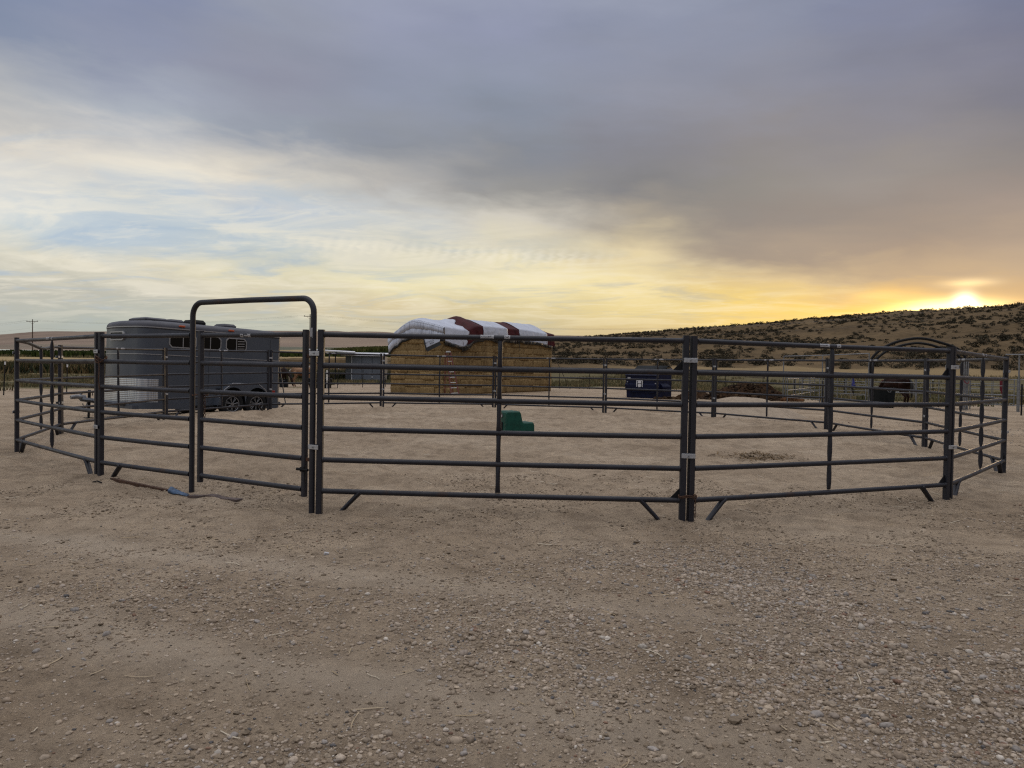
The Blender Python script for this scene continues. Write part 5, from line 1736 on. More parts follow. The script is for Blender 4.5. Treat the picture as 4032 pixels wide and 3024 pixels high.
# ------------------------------------------------------------------ utility poles and lines
def upole(px, ptop, D, arm_px, label):
    top = at(px, ptop, D); zg = float(gz0(top.x, top.y)) - 0.5
    root = thing('utility_pole', (top.x, top.y, zg), 0, label, 'utility pole', 'wooden utility poles')
    h = top.z - zg
    m1 = MB(); m1.tube([(0, 0, 0), (0, 0, h)], [0.17, 0.11], 10); m1.build('pole', 'wood', root)
    w = arm_px / F_PX * D / 2
    za = h - 9 / F_PX * D
    m1 = MB(); m1.box((0, -0.14, za), (2 * w, 0.10, 0.13)); m1.build('crossarm', 'wood', root)
    m1 = MB(); m1.tube([(-w * 0.55, -0.14, za), (0, -0.1, za - w * 0.45)], 0.03, 6); m1.tube([(w * 0.55, -0.14, za), (0, -0.1, za - w * 0.45)], 0.03, 6); m1.build('arm_brace', 'wood', root)
    for x in (-w * 0.9, w * 0.86):
        m1 = MB(); m1.tube([(x, -0.14, za + 0.06), (x, -0.14, za + 0.32)], [0.06, 0.09], 8); m1.build('insulator', 'galv', root)
    return [root.location + Vector((x, -0.14, z)) for x, z in ((-w * 0.9, za + 0.3), (w * 0.86, za + 0.3), (0, h - 0.1), (0, h - 33 / F_PX * D))]
u0 = [at(-600, 1290 + dy, 230) for dy in (0, 0, -6, 28)]
u1 = upole(128, 1257, 225, 46, 'utility pole with a crossarm on the skyline at the far left')
u2 = upole(1221, 1237, 200, 48, 'utility pole whose crossarm shows under the gate arch')
u3 = upole(4260, 1150, 190, 48, 'utility pole beyond the right edge on the hillside')
for k in range(4):
    m1 = MB()
    for a, b, sag in ((u0[k], u1[k], 1.6), (u1[k], u2[k], 1.6), (u2[k], u3[k], 6.2)):
        pts = [a.lerp(b, t / 24) + Vector((0, 0, -sag * 4 * (t / 24) * (1 - t / 24))) for t in range(25)]
        m1.tube(pts, 0.009, 5)
    o = m1.build('power_line', 'wire')
    tag(o, ['power line on the left insulators of the poles', 'power line on the right insulators of the poles', 'power line along the pole tops', 'lowest power line, well below the crossarms'][k], 'power line', 'power lines between the utility poles')

# ------------------------------------------------------------------ hills
CREST = [(700, 1438), (1300, 1425), (1700, 1395), (2000, 1352), (2200, 1334), (2340, 1323), (2409, 1318), (2548, 1307), (2763, 1290), (2925, 1278), (3034, 1270), (3142, 1258), (3323, 1243), (3413, 1235), (3557, 1224), (3720, 1218), (3883, 1208), (4032, 1196), (4400, 1180), (5000, 1165), (6500, 1165), (9000, 1190)]
CAZ, CEL = [], []
for px_, py_ in CREST:
    d_ = ray(px_, py_); CAZ.append(math.degrees(math.atan2(d_.x, d_.y))); CEL.append(d_.z / math.hypot(d_.x, d_.y))
DC = 390.0
def hill_z(az, d):
    el = np.interp(az, CAZ, CEL)
    zc = CAM_H + DC * el
    zb = np.interp(d, [60, 78, 100, 112], [-1.4, 0.0, 1.55, 2.0])
    t = np.clip((d - 112) / (DC - 112), 0, 1)
    z = zb * (d < 112) + (d >= 112) * (2.0 + (zc - 2.0) * t ** 1.12)
    low = ss(-14, -2, az)
    z = np.where(d < 112, z * low - 1.4 * (1 - low), z)
    z = z - np.maximum(d - DC, 0) * 0.05
    return z
def hill_xyz(az, d):
    a = np.radians(az); x = np.sin(a) * d; y = np.cos(a) * d
    und = (fbm(x / 45, y / 45, 81, 3) - 0.5) * 5.0 * ss(110, 220, d) * (1 - ss(330, 385, d)) + (fbm(x / 6, y / 6, 82, 3) - 0.5) * 0.7 * ss(80, 120, d)
    return x, y, hill_z(az, d) + und
def hill_material():
    m, nt, b = new_mat('dry hill grass')
    co = objco(nt)
    f1 = noise(nt, co, 0.035, 6, 0.65); f2 = noise(nt, co, 0.5, 7, 0.72)
    c = ramp(nt, f1, [(0.30, (0.082, 0.056, 0.029)), (0.50, (0.118, 0.080, 0.041)), (0.68, (0.155, 0.106, 0.055))])
    c = mixc(nt, 1.0, c, ramp(nt, f2, [(0.30, (0.52, 0.52, 0.5)), (0.52, (1, 1, 1)), (0.74, (1.2, 1.18, 1.15))]), 'MULTIPLY')
    at_ = N(nt, 'ShaderNodeAttribute', attribute_name='col')
    sp_ = N(nt, 'ShaderNodeSeparateColor'); nt.links.new(at_.outputs['Color'], sp_.inputs[0])
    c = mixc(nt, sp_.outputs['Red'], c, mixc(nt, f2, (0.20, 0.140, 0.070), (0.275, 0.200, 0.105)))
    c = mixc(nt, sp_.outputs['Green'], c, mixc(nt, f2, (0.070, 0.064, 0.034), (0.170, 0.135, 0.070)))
    nt.links.new(c, b.inputs['Base Color'])
    b.inputs['Roughness'].default_value = 0.95; b.inputs['Specular IOR Level'].default_value = 0.08
    bump(nt, b, f2, 0.6, 0.4)
    return m
M['hill'] = hill_material()
azs = np.concatenate([np.arange(-24, 44, 0.12), np.arange(44, 86, 1.0)]); ds = np.concatenate([np.arange(60, 130, 1.2), np.geomspace(130, 470, 120)])
A, D = np.meshgrid(azs, ds)
X, Y, Z = hill_xyz(A, D)
n, k = X.shape[1], X.shape[0]
ii = np.arange(k - 1)[:, None] * n + np.arange(n - 1)[None, :]
Fq = np.stack([ii, ii + n, ii + n + 1, ii + 1], -1).reshape(-1, 4)
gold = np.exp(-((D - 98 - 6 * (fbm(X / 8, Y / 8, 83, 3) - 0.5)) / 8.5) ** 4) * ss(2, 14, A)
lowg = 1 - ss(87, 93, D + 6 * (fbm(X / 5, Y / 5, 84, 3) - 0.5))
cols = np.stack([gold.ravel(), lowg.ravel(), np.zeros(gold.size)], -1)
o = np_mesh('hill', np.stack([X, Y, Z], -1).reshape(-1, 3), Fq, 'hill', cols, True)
o['kind'] = 'structure'

FARC = [(-3000, 1330), (-800, 1330), (0, 1317), (130, 1307), (300, 1305), (700, 1303), (860, 1300), (1065, 1304), (1300, 1306), (1500, 1309), (1800, 1314), (2200, 1320), (2600, 1331), (3200, 1352), (4200, 1385)]
FAZ, FEL = [], []
for px_, py_ in FARC:
    d_ = ray(px_, py_); FAZ.append(math.degrees(math.atan2(d_.x, d_.y))); FEL.append(d_.z / math.hypot(d_.x, d_.y))
def far_material():
    m, nt, b = new_mat('bare far hill')
    co = objco(nt, (1.0, 1.0, 4.0))
    f1 = noise(nt, co, 0.0016, 7, 0.65, 0.8); f2 = noise(nt, co, 0.012, 6, 0.7)
    c = ramp(nt, f1, [(0.30, (0.175, 0.128, 0.102)), (0.50, (0.255, 0.195, 0.150)), (0.70, (0.315, 0.240, 0.172))])
    c = mixc(nt, 1.0, c, ramp(nt, f2, [(0.3, (0.78, 0.76, 0.76)), (0.7, (1.12, 1.1, 1.08))]), 'MULTIPLY')
    at_ = N(nt, 'ShaderNodeAttribute', attribute_name='col')
    c = mixc(nt, at_.outputs['Fac'], c, (0.090, 0.110, 0.080))
    nt.links.new(c, b.inputs['Base Color'])
    b.inputs['Roughness'].default_value = 0.95; b.inputs['Specular IOR Level'].default_value = 0.05
    return m
M['far'] = far_material()
azs = np.arange(-80, 42, 0.2); ds = np.geomspace(285, 3300, 90)
A, D = np.meshgrid(azs, ds)
el = np.interp(A, FAZ, FEL)
t = np.clip((D - 285) / (2900 - 285), 0, 1)
zb = 5.2
X = np.sin(np.radians(A)) * D; Y = np.cos(np.radians(A)) * D
Z = zb + (CAM_H + 2900 * el - zb) * t ** 1.15 + (fbm(X / 260, Y / 260, 91, 4) - 0.5) * 26 * ss(700, 1700, D) * (1 - ss(2500, 2880, D)) - np.maximum(D - 2900, 0) * 0.1
n, k = X.shape[1], X.shape[0]
ii = np.arange(k - 1)[:, None] * n + np.arange(n - 1)[None, :]
Fq = np.stack([ii, ii + n, ii + n + 1, ii + 1], -1).reshape(-1, 4)
gr = ss(330, 380, D) * (1 - ss(520, 640, D + 260 * (fbm(X / 300, Y / 60, 92, 3) - 0.5))) * 0.8 * (0.35 + 0.65 * ss(-31, -20, A))
o = np_mesh('far_hills', np.stack([X, Y, Z], -1).reshape(-1, 3), Fq, 'far', np.repeat(gr.reshape(-1, 1), 3, 1), True)
o['kind'] = 'structure'

# ------------------------------------------------------------------ vegetation
def blades(xs, ys, zs, n_each, hmin, hmax, w, spread, pal, rg, lean=0.35):
    n = len(xs) * n_each
    x = np.repeat(xs, n_each) + rg.normal(0, spread, n); y = np.repeat(ys, n_each) + rg.normal(0, spread, n); z = np.repeat(zs, n_each)
    h = rg.uniform(hmin, hmax, n); th = rg.uniform(0, np.pi, n)
    lx = rg.normal(0, lean, n) * h; ly = rg.normal(0, lean, n) * h
    wx, wy = np.cos(th) * w / 2, np.sin(th) * w / 2
    V = np.stack([np.stack([x - wx, y - wy, z - 0.05], -1), np.stack([x + wx, y + wy, z - 0.05], -1), np.stack([x + lx, y + ly, z + h], -1)], 1).reshape(-1, 3)
    Fq = np.arange(n * 3).reshape(-1, 3)
    tint = np.array(pal)[rg.integers(0, len(pal), len(xs))] * rg.uniform(0.75, 1.25, (len(xs), 1))
    C = np.repeat(np.repeat(tint, n_each, 0) * rg.uniform(0.85, 1.15, (n, 1)), 3, 0)
    return V, Fq, C

# field grass from the yard edge outwards
rg = np.random.default_rng(21)
n = 34000
a = rg.uniform(-46, 46, n); yr = np.interp(a, YA, YR)
r = yr + (np.where(a > 2, 92, 118) - yr) * rg.uniform(0, 1, n) ** 1.2 - rg.exponential(1.0, n)
x = np.sin(np.radians(a)) * r; y = np.cos(np.radians(a)) * r
keep = fbm(x / 5, y / 5, 101, 3) > 0.42
x, y = x[keep], y[keep]
DRY = [(0.20, 0.155, 0.075), (0.155, 0.130, 0.065), (0.26, 0.195, 0.10), (0.105, 0.105, 0.052), (0.13, 0.12, 0.058)]
ha_ = np.degrees(np.arctan2(x, y)); hd_ = np.hypot(x, y)
zz_ = np.where(hd_ > 60, np.maximum(gz0(x, y), hill_z(ha_, hd_) - 0.03), gz0(x, y))
v1 = blades(x, y, zz_, 5, 0.10, 0.38, 0.10, 0.22, DRY, rg)
V, Fq, C = v1
o = np_mesh('dry_grass', V, Fq, 'plant', C, False)
tag(o, 'dry olive and straw coloured grass beyond the yard', 'grass', kind='stuff')
# weeds along the left track
n = 1500
px_ = rg.uniform(-500, 560, n); dd = rg.uniform(118, 150, n)
a = np.degrees(np.arctan((px_ - 2016) / F_PX)); x = np.sin(np.radians(a)) * dd; y = np.cos(np.radians(a)) * dd
keep = fbm(x / 6, y / 6, 103, 3) > 0.45
x, y = x[keep], y[keep]
V, Fq, C = blades(x, y, gz0(x, y), 26, 0.4, 1.9, 0.30, 0.8, [(0.050, 0.060, 0.025), (0.13, 0.095, 0.042), (0.034, 0.040, 0.020), (0.17, 0.12, 0.055)], rg)
o = np_mesh('tall_weeds', V, Fq, 'plant', C, False)
tag(o, 'band of tall dark and rusty weeds behind the left of the pen', 'weeds', kind='stuff')
# weeds in the middle, between tank and shed and behind
n = 500
px_ = rg.uniform(1080, 1560, n); dd = rg.uniform(80, 125, n)
a = np.degrees(np.arctan((px_ - 2016) / F_PX)); x = np.sin(np.radians(a)) * dd; y = np.cos(np.radians(a)) * dd
V, Fq, C = blades(x, y, gz0(x, y), 22, 0.3, 1.3, 0.22, 0.6, [(0.075, 0.078, 0.035), (0.12, 0.10, 0.05), (0.05, 0.055, 0.028)], rg)
o = np_mesh('field_weeds', V, Fq, 'plant', C, False)
tag(o, 'patchy weeds in the field around the shed', 'weeds', kind='stuff')

# crop
def crop(tbl, D0, rows, name, label, pal, n_per):
    V0, F0, C0, off = [], [], [], 0
    pts = np.linspace(tbl[0][0], tbl[-1][0], 900)
    lo = np.interp(pts, [t[0] for t in tbl], [t[1] for t in tbl]); hi = np.interp(pts, [t[0] for t in tbl], [t[2] for t in tbl])
    vs, fs, cs = [], [], []
    for rrow in range(rows):
        dd = D0 + rrow * 2.4
        for px, l, hgt in zip(pts, lo, hi):
            hz = hor(px); ca = math.cos(math.atan((px - 2016) / F_PX)); dd = (D0 + rrow * 2.4) * ca; dz = D0 * ca
            t = rrow / max(1, rows - 1)
            zb = CAM_H + (hz - l) / F_PX * dz - 0.6
            zt = CAM_H + (hz - hgt) / F_PX * dd - (1 - t) * 0.25 * (l - hgt) / F_PX * dd
            x = (px - 2016 + rg.normal(0, 3)) / F_PX * dd; y = dd + rg.normal(0, 0.6)
            w = rg.uniform(0.25, 0.55); top = zt + rg.normal(0, 0.14)
            th = rg.uniform(0, math.pi); wx, wy = math.cos(th) * w, math.sin(th) * w
            b = len(vs); c = np.array(pal[rg.integers(0, len(pal))]) * rg.uniform(0.6, 1.3)
            vs += [(x - wx, y - wy, zb), (x + wx, y + wy, zb), (x + wx * 0.8, y + wy * 0.8, top - rg.uniform(0, 0.4)), (x - wx * 0.8 + rg.normal(0, 0.1), y - wy * 0.8, top)]
            cs += [c] * 4; fs.append((b, b + 1, b + 2, b + 3))
    o = np_mesh(name, np.array(vs), np.array(fs), 'plant', np.array(cs), False)
    tag(o, label, 'crop', kind='stuff')
GREEN = [(0.046, 0.066, 0.014), (0.036, 0.052, 0.012), (0.060, 0.078, 0.020), (0.028, 0.040, 0.011)]
crop([(-700, 1404, 1376), (200, 1406, 1379), (700, 1405, 1383), (1110, 1403, 1387), (1330, 1402, 1387), (1560, 1398, 1380)], 240, 8, 'corn_crop', 'strip of dark green corn across the fields at the left', GREEN, 1)
crop([(1180, 1392, 1386), (1290, 1388, 1374), (1420, 1384, 1366), (1560, 1382, 1362), (1760, 1384, 1364)], 268, 7, 'field_crop', 'olive green crop on the slope left of the haystack', [(0.105, 0.110, 0.030), (0.085, 0.098, 0.026), (0.12, 0.118, 0.038)], 1)

# sagebrush
SAGE = [(0.050, 0.044, 0.027), (0.064, 0.056, 0.036), (0.040, 0.034, 0.021), (0.078, 0.062, 0.040)]
def bush_geo(rg, nl, lobes, size):
    """leaf tufts spread through a few lobes; unit size about 1 m wide"""
    c = rg.normal(0, 0.21, (lobes, 3)); c[:, 2] = np.abs(c[:, 2]) * 0.7 + 0.22
    rad = rg.uniform(0.18, 0.34, lobes)
    li = rg.integers(0, lobes, nl)
    d = rg.normal(0, 1, (nl, 3)); d /= np.linalg.norm(d, axis=1, keepdims=True)
    p = c[li] + d * (rad[li] * rg.uniform(0.55, 1.05, nl))[:, None] * np.array([1, 1, 0.85])
    p[:, 2] = np.maximum(p[:, 2], 0.02)
    u = rg.normal(0, 1, (nl, 3)); u /= np.linalg.norm(u, axis=1, keepdims=True)
    w = np.cross(u, d); w /= np.maximum(np.linalg.norm(w, axis=1, keepdims=True), 1e-6)
    s = size * rg.uniform(0.7, 1.3, (nl, 1))
    V = np.stack([p - w * s, p + u * s * 0.3 + d * s * 0.3, p + w * s, p + d * s * 1.3], 1).reshape(-1, 3)
    Fq = np.arange(nl * 4).reshape(-1, 4)
    col = np.array(SAGE)[rg.integers(0, 4, nl)] * rg.uniform(0.6, 1.4, (nl, 1))
    return V, Fq, np.repeat(col, 4, 0)

rg = np.random.default_rng(33)
nb = 11000
az = rg.uniform(0.5, 46, nb) ; dd = np.sqrt(rg.uniform(104 ** 2, 392 ** 2, nb))
x, y, z = hill_xyz(az, dd)
clump = fbm(x / 16, y / 16, 111, 4); fine = fbm(x / 4, y / 4, 112, 2)
crestb = ss(360, 390, dd) * 0.10
low = (1 - ss(125, 165, dd)) * 0.085
keep = (0.5 * clump + 0.5 * fine + crestb + low + rg.normal(0, 0.06, nb)) > 0.525
keep &= (az > 3)
x, y, z, dd, az = x[keep], y[keep], z[keep], dd[keep], az[keep]
sz = rg.uniform(0.7, 1.5, len(x)) * np.where(rg.uniform(0, 1, len(x)) < 0.10, 1.6, 1.0)
hgt = sz * rg.uniform(0.5, 0.8, len(x))
# the nearest ones become bushes of their own
vis = np.argsort(dd / sz)
inframe = np.array([i for i in vis if az[i] < 35.5])
near = inframe[:300]; nearset = set(near.tolist())
kinds = [('dense', bush_geo(rg, 150, 7, 0.085)), ('open', bush_geo(rg, 90, 5, 0.10)), ('wide', bush_geo(rg, 170, 10, 0.085)), ('tufted', bush_geo(rg, 120, 6, 0.095))]
bush_protos = []
for nm, (V, Fq, C) in kinds:
    bo = np_mesh('sagebrush', V, Fq, 'plant', C, False)
    bush_protos.append(bo)
def az_word(a):
    px = 2016 + math.tan(math.radians(a)) * F_PX
    marks = [(2230, 'right beside the haystack'), (2380, 'between the haystack and the dumpster'), (2560, 'above the dumpster'), (2720, 'above the middle double post'), (2960, 'above the manure pile'),
             (3160, 'above the slanting galvanised panel'), (3330, 'above the blue bag'), (3480, 'left of the arch top'), (3620, 'behind the arch top'), (3760, 'under the sunset glow'), (3900, 'right of the arch'), (9999, 'at the right edge')]
    for m_, w in marks:
        if px <= m_: return w
def height_word(d):
    return 'at the foot of the hill' if d < 125 else 'low on the hill' if d < 150 else 'partway up the hill' if d < 200 else 'high on the hill'
seen = {}
for j, i in enumerate(near):
    kk = j % 4
    if j < 4: bo = bush_protos[kk]
    else:
        bo = bush_protos[kk].copy(); COL.objects.link(bo)
    bo.location = (x[i], y[i], z[i] - 0.08)
    bo.scale = (sz[i], sz[i] * 0.95, hgt[i] * 1.25)
    bo.rotation_euler = (0, 0, float(rg.uniform(0, 6.28)))
    size_w = 'large' if sz[i] > 1.9 else 'middling' if sz[i] > 1.3 else 'small'
    lab = '%s %s sagebrush %s, %s' % (size_w, ['dense', 'open', 'wide', 'tufted'][kk], height_word(dd[i]), az_word(az[i]))
    seen.setdefault(lab, []).append(bo)
    tag(bo, lab, 'bush', 'sagebrush on the hill')
rest = [i for i in range(len(x)) if i not in nearset]
Vs, Fs, Cs, off = [], [], [], 0
lows = [bush_geo(rg, 46, 5, 0.15) for _ in range(6)]
for i in rest:
    V, Fq, C = lows[i % 6] if dd[i] > 150 else kinds[i % 4][1]
    q = rg.uniform(0, 6.28); cs_, sn = math.cos(q), math.sin(q)
    P = np.stack([(V[:, 0] * cs_ - V[:, 1] * sn) * sz[i] + x[i], (V[:, 0] * sn + V[:, 1] * cs_) * sz[i] + y[i], V[:, 2] * hgt[i] * 1.25 + z[i] - 0.08], -1)
    Vs.append(P); Fs.append(Fq + off); Cs.append(C * rg.uniform(0.75, 1.25)); off += len(V)
o = np_mesh('sagebrush_cover', np.concatenate(Vs), np.concatenate(Fs), 'plant', np.concatenate(Cs), False)
tag(o, 'dark sagebrush dotted all over the dry hillside', 'bushes', kind='stuff')

# ------------------------------------------------------------------ sky, sun
SUN_AZ, SUN_EL = 30.8, 4.9
def lin(c):
    out = []
    for v in c:
        v /= 255.0
        out.append(v / 12.92 if v <= 0.04045 else ((v + 0.055) / 1.055) ** 2.4)
    return tuple(out)

SKY_ROWS = [
    (1.0, [(172, 176, 170), (174, 179, 171), (178, 181, 170), (186, 180, 160), (190, 180, 152), (203, 182, 136), (224, 194, 126), (250, 216, 118), (222, 178, 110)]),
    (2.8, [(174, 178, 172), (175, 181, 173), (180, 184, 173), (192, 185, 162), (194, 184, 154), (207, 186, 139), (232, 200, 120), (250, 210, 90), (206, 166, 104)]),
    (4.6, [(188, 186, 175), (190, 188, 176), (202, 193, 170), (214, 198, 160), (216, 200, 154), (226, 206, 148), (240, 208, 122), (228, 184, 104), (184, 154, 116)]),
    (6.5, [(216, 212, 196), (216, 210, 191), (224, 216, 187), (233, 223, 184), (236, 224, 182), (240, 221, 166), (214, 190, 146), (166, 148, 128), (164, 147, 130)]),
    (8.5, [(196, 206, 210), (188, 199, 207), (196, 204, 205), (208, 206, 193), (222, 213, 184), (224, 206, 166), (152, 139, 128), (140, 129, 124), (156, 142, 132)]),
    (11.0, [(216, 215, 210), (192, 203, 212), (186, 196, 207), (200, 203, 203), (206, 200, 188), (164, 154, 140), (134, 127, 124), (128, 123, 124), (138, 129, 128)]),
    (13.5, [(216, 210, 200), (223, 217, 207), (214, 207, 194), (176, 173, 170), (146, 144, 142), (127, 126, 129), (132, 129, 127), (134, 131, 132), (126, 124, 128)]),
    (16.5, [(180, 181, 183), (168, 174, 184), (148, 154, 166), (140, 144, 153), (130, 134, 144), (131, 131, 140), (135, 132, 136), (126, 126, 136), (112, 115, 130)]),
    (20.0, [(132, 142, 164), (142, 148, 168), (145, 147, 163), (142, 148, 165), (137, 144, 160), (142, 145, 160), (136, 138, 152), (125, 128, 145), (112, 115, 136)]),
    (24.5, [(124, 136, 164), (132, 140, 168), (147, 152, 168), (147, 152, 174), (146, 151, 174), (138, 144, 164), (134, 140, 160), (124, 130, 155), (108, 116, 142)]),
    (34.0, [(172, 178, 194)] * 9),
    (50.0, [(270, 269, 272)] * 9),
    (80.0, [(296, 294, 296)] * 9),
]
BACK_LO, BACK_HI = (92, 97, 112), (270, 270, 276)

def build_world():
    w = bpy.data.worlds.new('World')
    scene.world = w
    w.use_nodes = True
    nt = w.node_tree
    for n_ in list(nt.nodes): nt.nodes.remove(n_)
    out = N(nt, 'ShaderNodeOutputWorld'); bg = N(nt, 'ShaderNodeBackground')
    nt.links.new(bg.outputs[0], out.inputs[0])
    tc = N(nt, 'ShaderNodeTexCoord')
    sx = N(nt, 'ShaderNodeSeparateXYZ'); nt.links.new(tc.outputs['Generated'], sx.inputs[0])
    def mth(op, a, b=None, c=None, clamp=False):
        m = N(nt, 'ShaderNodeMath', operation=op, use_clamp=clamp)
        for i, v in enumerate((a, b, c)):
            if v is None: continue
            if hasattr(v, 'links'): nt.links.new(v, m.inputs[i])
            else: m.inputs[i].default_value = v
        return m.outputs[0]
    az = mth('MULTIPLY', mth('ARCTAN2', sx.outputs[0], sx.outputs[1]), 180 / math.pi)
    el = mth('MULTIPLY', mth('ARCSINE', sx.outputs[2]), 180 / math.pi)
    # cloud field coordinates: azimuth, elevation (clouds stretched along the horizon)
    cv = N(nt, 'ShaderNodeCombineXYZ')
    nt.links.new(mth('MULTIPLY', az, 0.030), cv.inputs[0]); nt.links.new(mth('ADD', mth('MULTIPLY', el, 0.10), mth('MULTIPLY', az, 0.006)), cv.inputs[1])
    zz = mth('ADD', mth('MAXIMUM', sx.outputs[2], 0.0), 0.085)
    cv2 = N(nt, 'ShaderNodeCombineXYZ')          # a flat cloud sheet overhead
    nt.links.new(mth('ADD', mth('DIVIDE', sx.outputs[0], zz), mth('MULTIPLY', mth('DIVIDE', sx.outputs[1], zz), 0.25)), cv2.inputs[0])
    nt.links.new(mth('MULTIPLY', mth('DIVIDE', sx.outputs[1], zz), 1.5), cv2.inputs[1])
    n1 = noise(nt, cv.outputs[0], 3.2, 6, 0.55)
    n2 = noise(nt, cv.outputs[0], 5.1, 6, 0.55, 0.3)
    fade = mth('SUBTRACT', 1.0, mth('MULTIPLY', mth('SUBTRACT', el, 14.0), 0.06, None, True))
    azw = mth('ADD', az, mth('MULTIPLY', mth('SUBTRACT', n1, 0.5), 11.0))
    elw = mth('ADD', el, mth('MULTIPLY', mth('SUBTRACT', n2, 0.5), 4.2))
    # keep the warp gentle close to the horizon
    hz = mth('MULTIPLY', mth('SUBTRACT', el, 1.0), 0.18, None, True)
    elw = mth('ADD', el, mth('MULTIPLY', mth('SUBTRACT', elw, el), hz))
    fac = mth('DIVIDE', mth('ADD', azw, 180.0), 360.0)
    prev, pe = None, None
    for e, cols in SKY_ROWS:
        k = min(1.0, max(0.0, (e - 10) / 45.0))
        back = tuple(BACK_LO[i] * (1 - k) + BACK_HI[i] * k for i in range(3))
        lft = tuple((cols[0][i] * 0.95 + back[i] * 0.05) for i in range(3)); lf2 = tuple((cols[0][i] * 0.75 + back[i] * 0.25) for i in range(3)); rgt = tuple((cols[8][i] * 0.5 + back[i] * 0.5) for i in range(3))
        stops = [(0.0, lin(back)), (0.11, lin(lf2)), (0.25, lin(lft))]
        for a, c in zip((-36, -27, -18, -9, 0, 9, 18, 27, 36), cols):
            stops.append(((a + 180) / 360, lin(c)))
        stops += [(0.75, lin(rgt)), (1.0, lin(back))]
        col = ramp(nt, fac, stops, 'EASE')
        if prev is None: prev = col
        else:
            mr = N(nt, 'ShaderNodeMapRange', interpolation_type='LINEAR')
            nt.links.new(elw, mr.inputs[0]); mr.inputs[1].default_value = pe; mr.inputs[2].default_value = e
            prev = mixc(nt, mr.outputs[0], prev, col)
        pe = e
    # high cirrus: thin streaks between 3 and 14 degrees
    ci = noise(nt, cv2.outputs[0], 1.25, 10, 0.60, 0.7)
    ci2 = noise(nt, cv2.outputs[0], 3.6, 8, 0.62, 0.9)
    band = mth('MULTIPLY', mth('MULTIPLY', mth('SUBTRACT', el, 2.0), 0.35, None, True), mth('MULTIPLY', mth('SUBTRACT', 17.0, el), 0.25, None, True))
    notdeck = mth('MULTIPLY', mth('SUBTRACT', mth('ADD', 11.6, mth('MULTIPLY', az, -0.20)), el), 0.30, None, True)
    band = mth('MULTIPLY', band, notdeck)
    up = ramp(nt, ci, [(0.49, (0, 0, 0)), (0.60, (0.8,) * 3), (0.70, (1, 1, 1))])
    dn = ramp(nt, ci, [(0.34, (1, 1, 1)), (0.47, (0, 0, 0))])
    up2 = ramp(nt, ci2, [(0.52, (0, 0, 0)), (0.68, (1, 1, 1))])
    warm = ramp(nt, fac, [(0.38, lin((238, 232, 218))), (0.50, lin((240, 230, 204))), (0.55, lin((246, 230, 190))), (0.60, lin((244, 212, 150)))])
    cool = ramp(nt, fac, [(0.38, lin((160, 182, 208))), (0.48, lin((172, 188, 200))), (0.55, lin((186, 178, 156))), (0.58, lin((176, 156, 122)))])
    prev = mixc(nt, mth('MULTIPLY', mth('MULTIPLY', dn, band), 0.55), prev, cool)
    prev = mixc(nt, mth('MULTIPLY', mth('MULTIPLY', up, band), 0.55), prev, warm)
    prev = mixc(nt, mth('MULTIPLY', mth('MULTIPLY', up2, band), 0.30), prev, warm)
    # a rippled ribbon of cloud
    wv = mth('SINE', mth('ADD', mth('MULTIPLY', az, 7.0), mth('ADD', mth('MULTIPLY', el, -3.0), mth('MULTIPLY', ci2, 14.0))))
    de_ = mth('DIVIDE', mth('SUBTRACT', el, mth('ADD', 8.55, mth('MULTIPLY', az, -0.03))), 0.55)
    rb = mth('MULTIPLY', mth('EXPONENT', mth('MULTIPLY', mth('MULTIPLY', de_, de_), -1.0)), mth('MULTIPLY', mth('MULTIPLY', mth('ADD', az, 19.0), 0.2, None, True), mth('MULTIPLY', mth('SUBTRACT', 9.0, az), 0.2, None, True)))
    prev = mixc(nt, mth('MULTIPLY', rb, mth('ADD', 0.22, mth('MULTIPLY', wv, 0.15))), prev, lin((240, 232, 212)))
    # soft mottling of the grey deck
    dk = noise(nt, cv.outputs[0], 2.2, 7, 0.5)
    prev = mixc(nt, 1.0, prev, ramp(nt, dk, [(0.25, (0.90, 0.91, 0.92)), (0.5, (1, 1, 1)), (0.75, (1.09, 1.08, 1.07))]), 'MULTIPLY')
    # sun low behind cloud: bright core and a warm halo
    def lobe(a0, e0, wa, we):
        da = mth('DIVIDE', mth('SUBTRACT', az, a0), wa); de = mth('DIVIDE', mth('SUBTRACT', el, e0), we)
        return mth('EXPONENT', mth('MULTIPLY', mth('ADD', mth('MULTIPLY', da, da), mth('MULTIPLY', de, de)), -1.0))
    wob = mth('ADD', 0.55, mth('MULTIPLY', noise(nt, cv2.outputs[0], 4.0, 6, 0.6), 0.9))
    def add(c, f, tint, s):
        m = mth('MULTIPLY', f, s)
        vm = N(nt, 'ShaderNodeVectorMath', operation='SCALE'); vm.inputs[0].default_value = tint; nt.links.new(m, vm.inputs['Scale'])
        va = N(nt, 'ShaderNodeVectorMath', operation='ADD'); nt.links.new(c, va.inputs[0]); nt.links.new(vm.outputs[0], va.inputs[1])
        return va.outputs[0]
    prev = add(prev, mth('MULTIPLY', lobe(29.0, 3.5, 6.5, 1.0), wob), (1.0, 0.58, 0.10), 0.42)
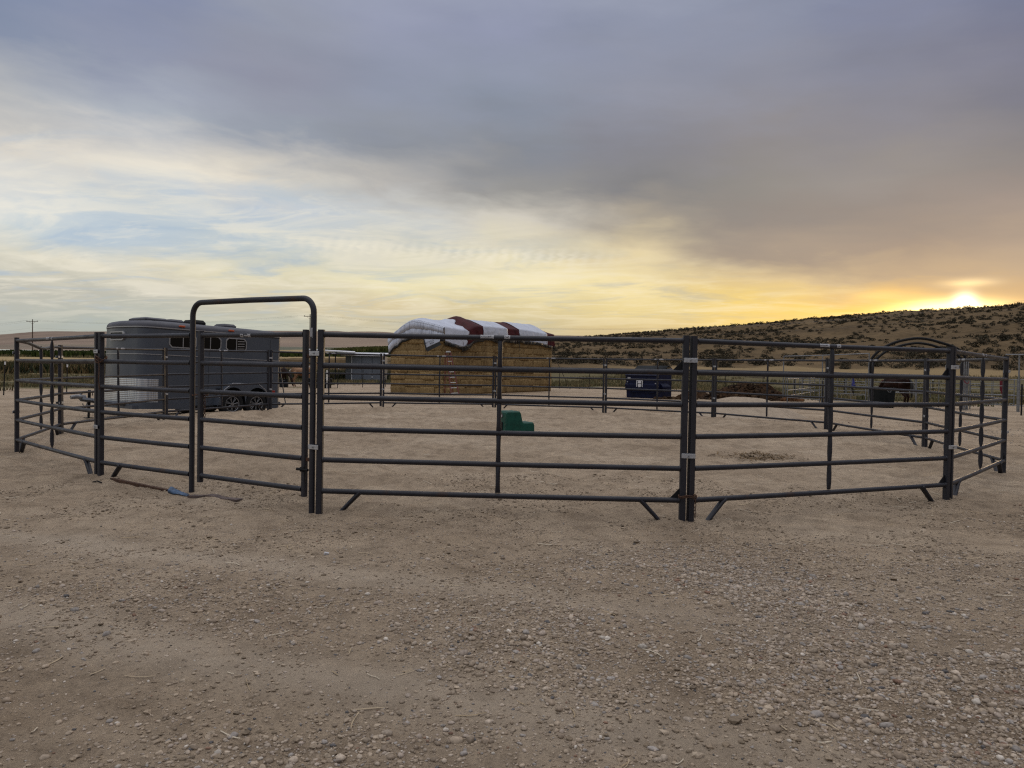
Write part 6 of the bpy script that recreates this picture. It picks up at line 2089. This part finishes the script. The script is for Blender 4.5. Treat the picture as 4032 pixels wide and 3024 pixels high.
    prev = add(prev, lobe(30.4, 4.1, 2.6, 0.62), (1.0, 0.76, 0.34), 3.4)
    prev = add(prev, lobe(31.2, 4.6, 0.60, 0.62), (1.0, 0.88, 0.60), 2.2)
    prev = add(prev, mth('MULTIPLY', lobe(31.4, 5.95, 1.4, 0.28), wob), (1.0, 0.72, 0.30), 0.55)
    prev = add(prev, mth('MULTIPLY', lobe(26.0, 5.3, 2.2, 0.35), wob), (1.0, 0.66, 0.22), 0.22)
    # the clear dusk air itself
    sky = N(nt, 'ShaderNodeTexSky', sky_type='NISHITA')
    sky.sun_disc = False; sky.sun_elevation = R(SUN_EL); sky.sun_rotation = R(SUN_AZ)
    sc = N(nt, 'ShaderNodeVectorMath', operation='SCALE'); nt.links.new(sky.outputs[0], sc.inputs[0]); sc.inputs['Scale'].default_value = 0.006
    ad = N(nt, 'ShaderNodeVectorMath', operation='ADD'); nt.links.new(prev, ad.inputs[0]); nt.links.new(sc.outputs[0], ad.inputs[1])
    nt.links.new(ad.outputs[0], bg.inputs['Color'])
    bg.inputs['Strength'].default_value = 1.0
    w.cycles.sampling_method = 'MANUAL'
    w.cycles.sample_map_resolution = 1024
build_world()

sun_d = bpy.data.lights.new('sun', 'SUN')
sun_d.energy = 0.6; sun_d.angle = R(3.0); sun_d.color = (1.0, 0.72, 0.42)
sun = bpy.data.objects.new('sun', sun_d); COL.objects.link(sun)
sd = Vector((math.sin(R(SUN_AZ)) * math.cos(R(SUN_EL)), math.cos(R(SUN_AZ)) * math.cos(R(SUN_EL)), math.sin(R(SUN_EL))))
sun.rotation_euler = (-sd).to_track_quat('-Z', 'Y').to_euler()
sun.location = sd * 50

scene.view_settings.view_transform = 'Standard'
scene.view_settings.look = 'None'
scene.view_settings.exposure = 0.0
scene.view_settings.gamma = 1.0
scene.cycles.max_bounces = 6
scene.cycles.use_denoising = False
scene.cycles.filter_width = 1.25
scene.cycles.sample_clamp_direct = 2.0
scene.cycles.sample_clamp_indirect = 2.0
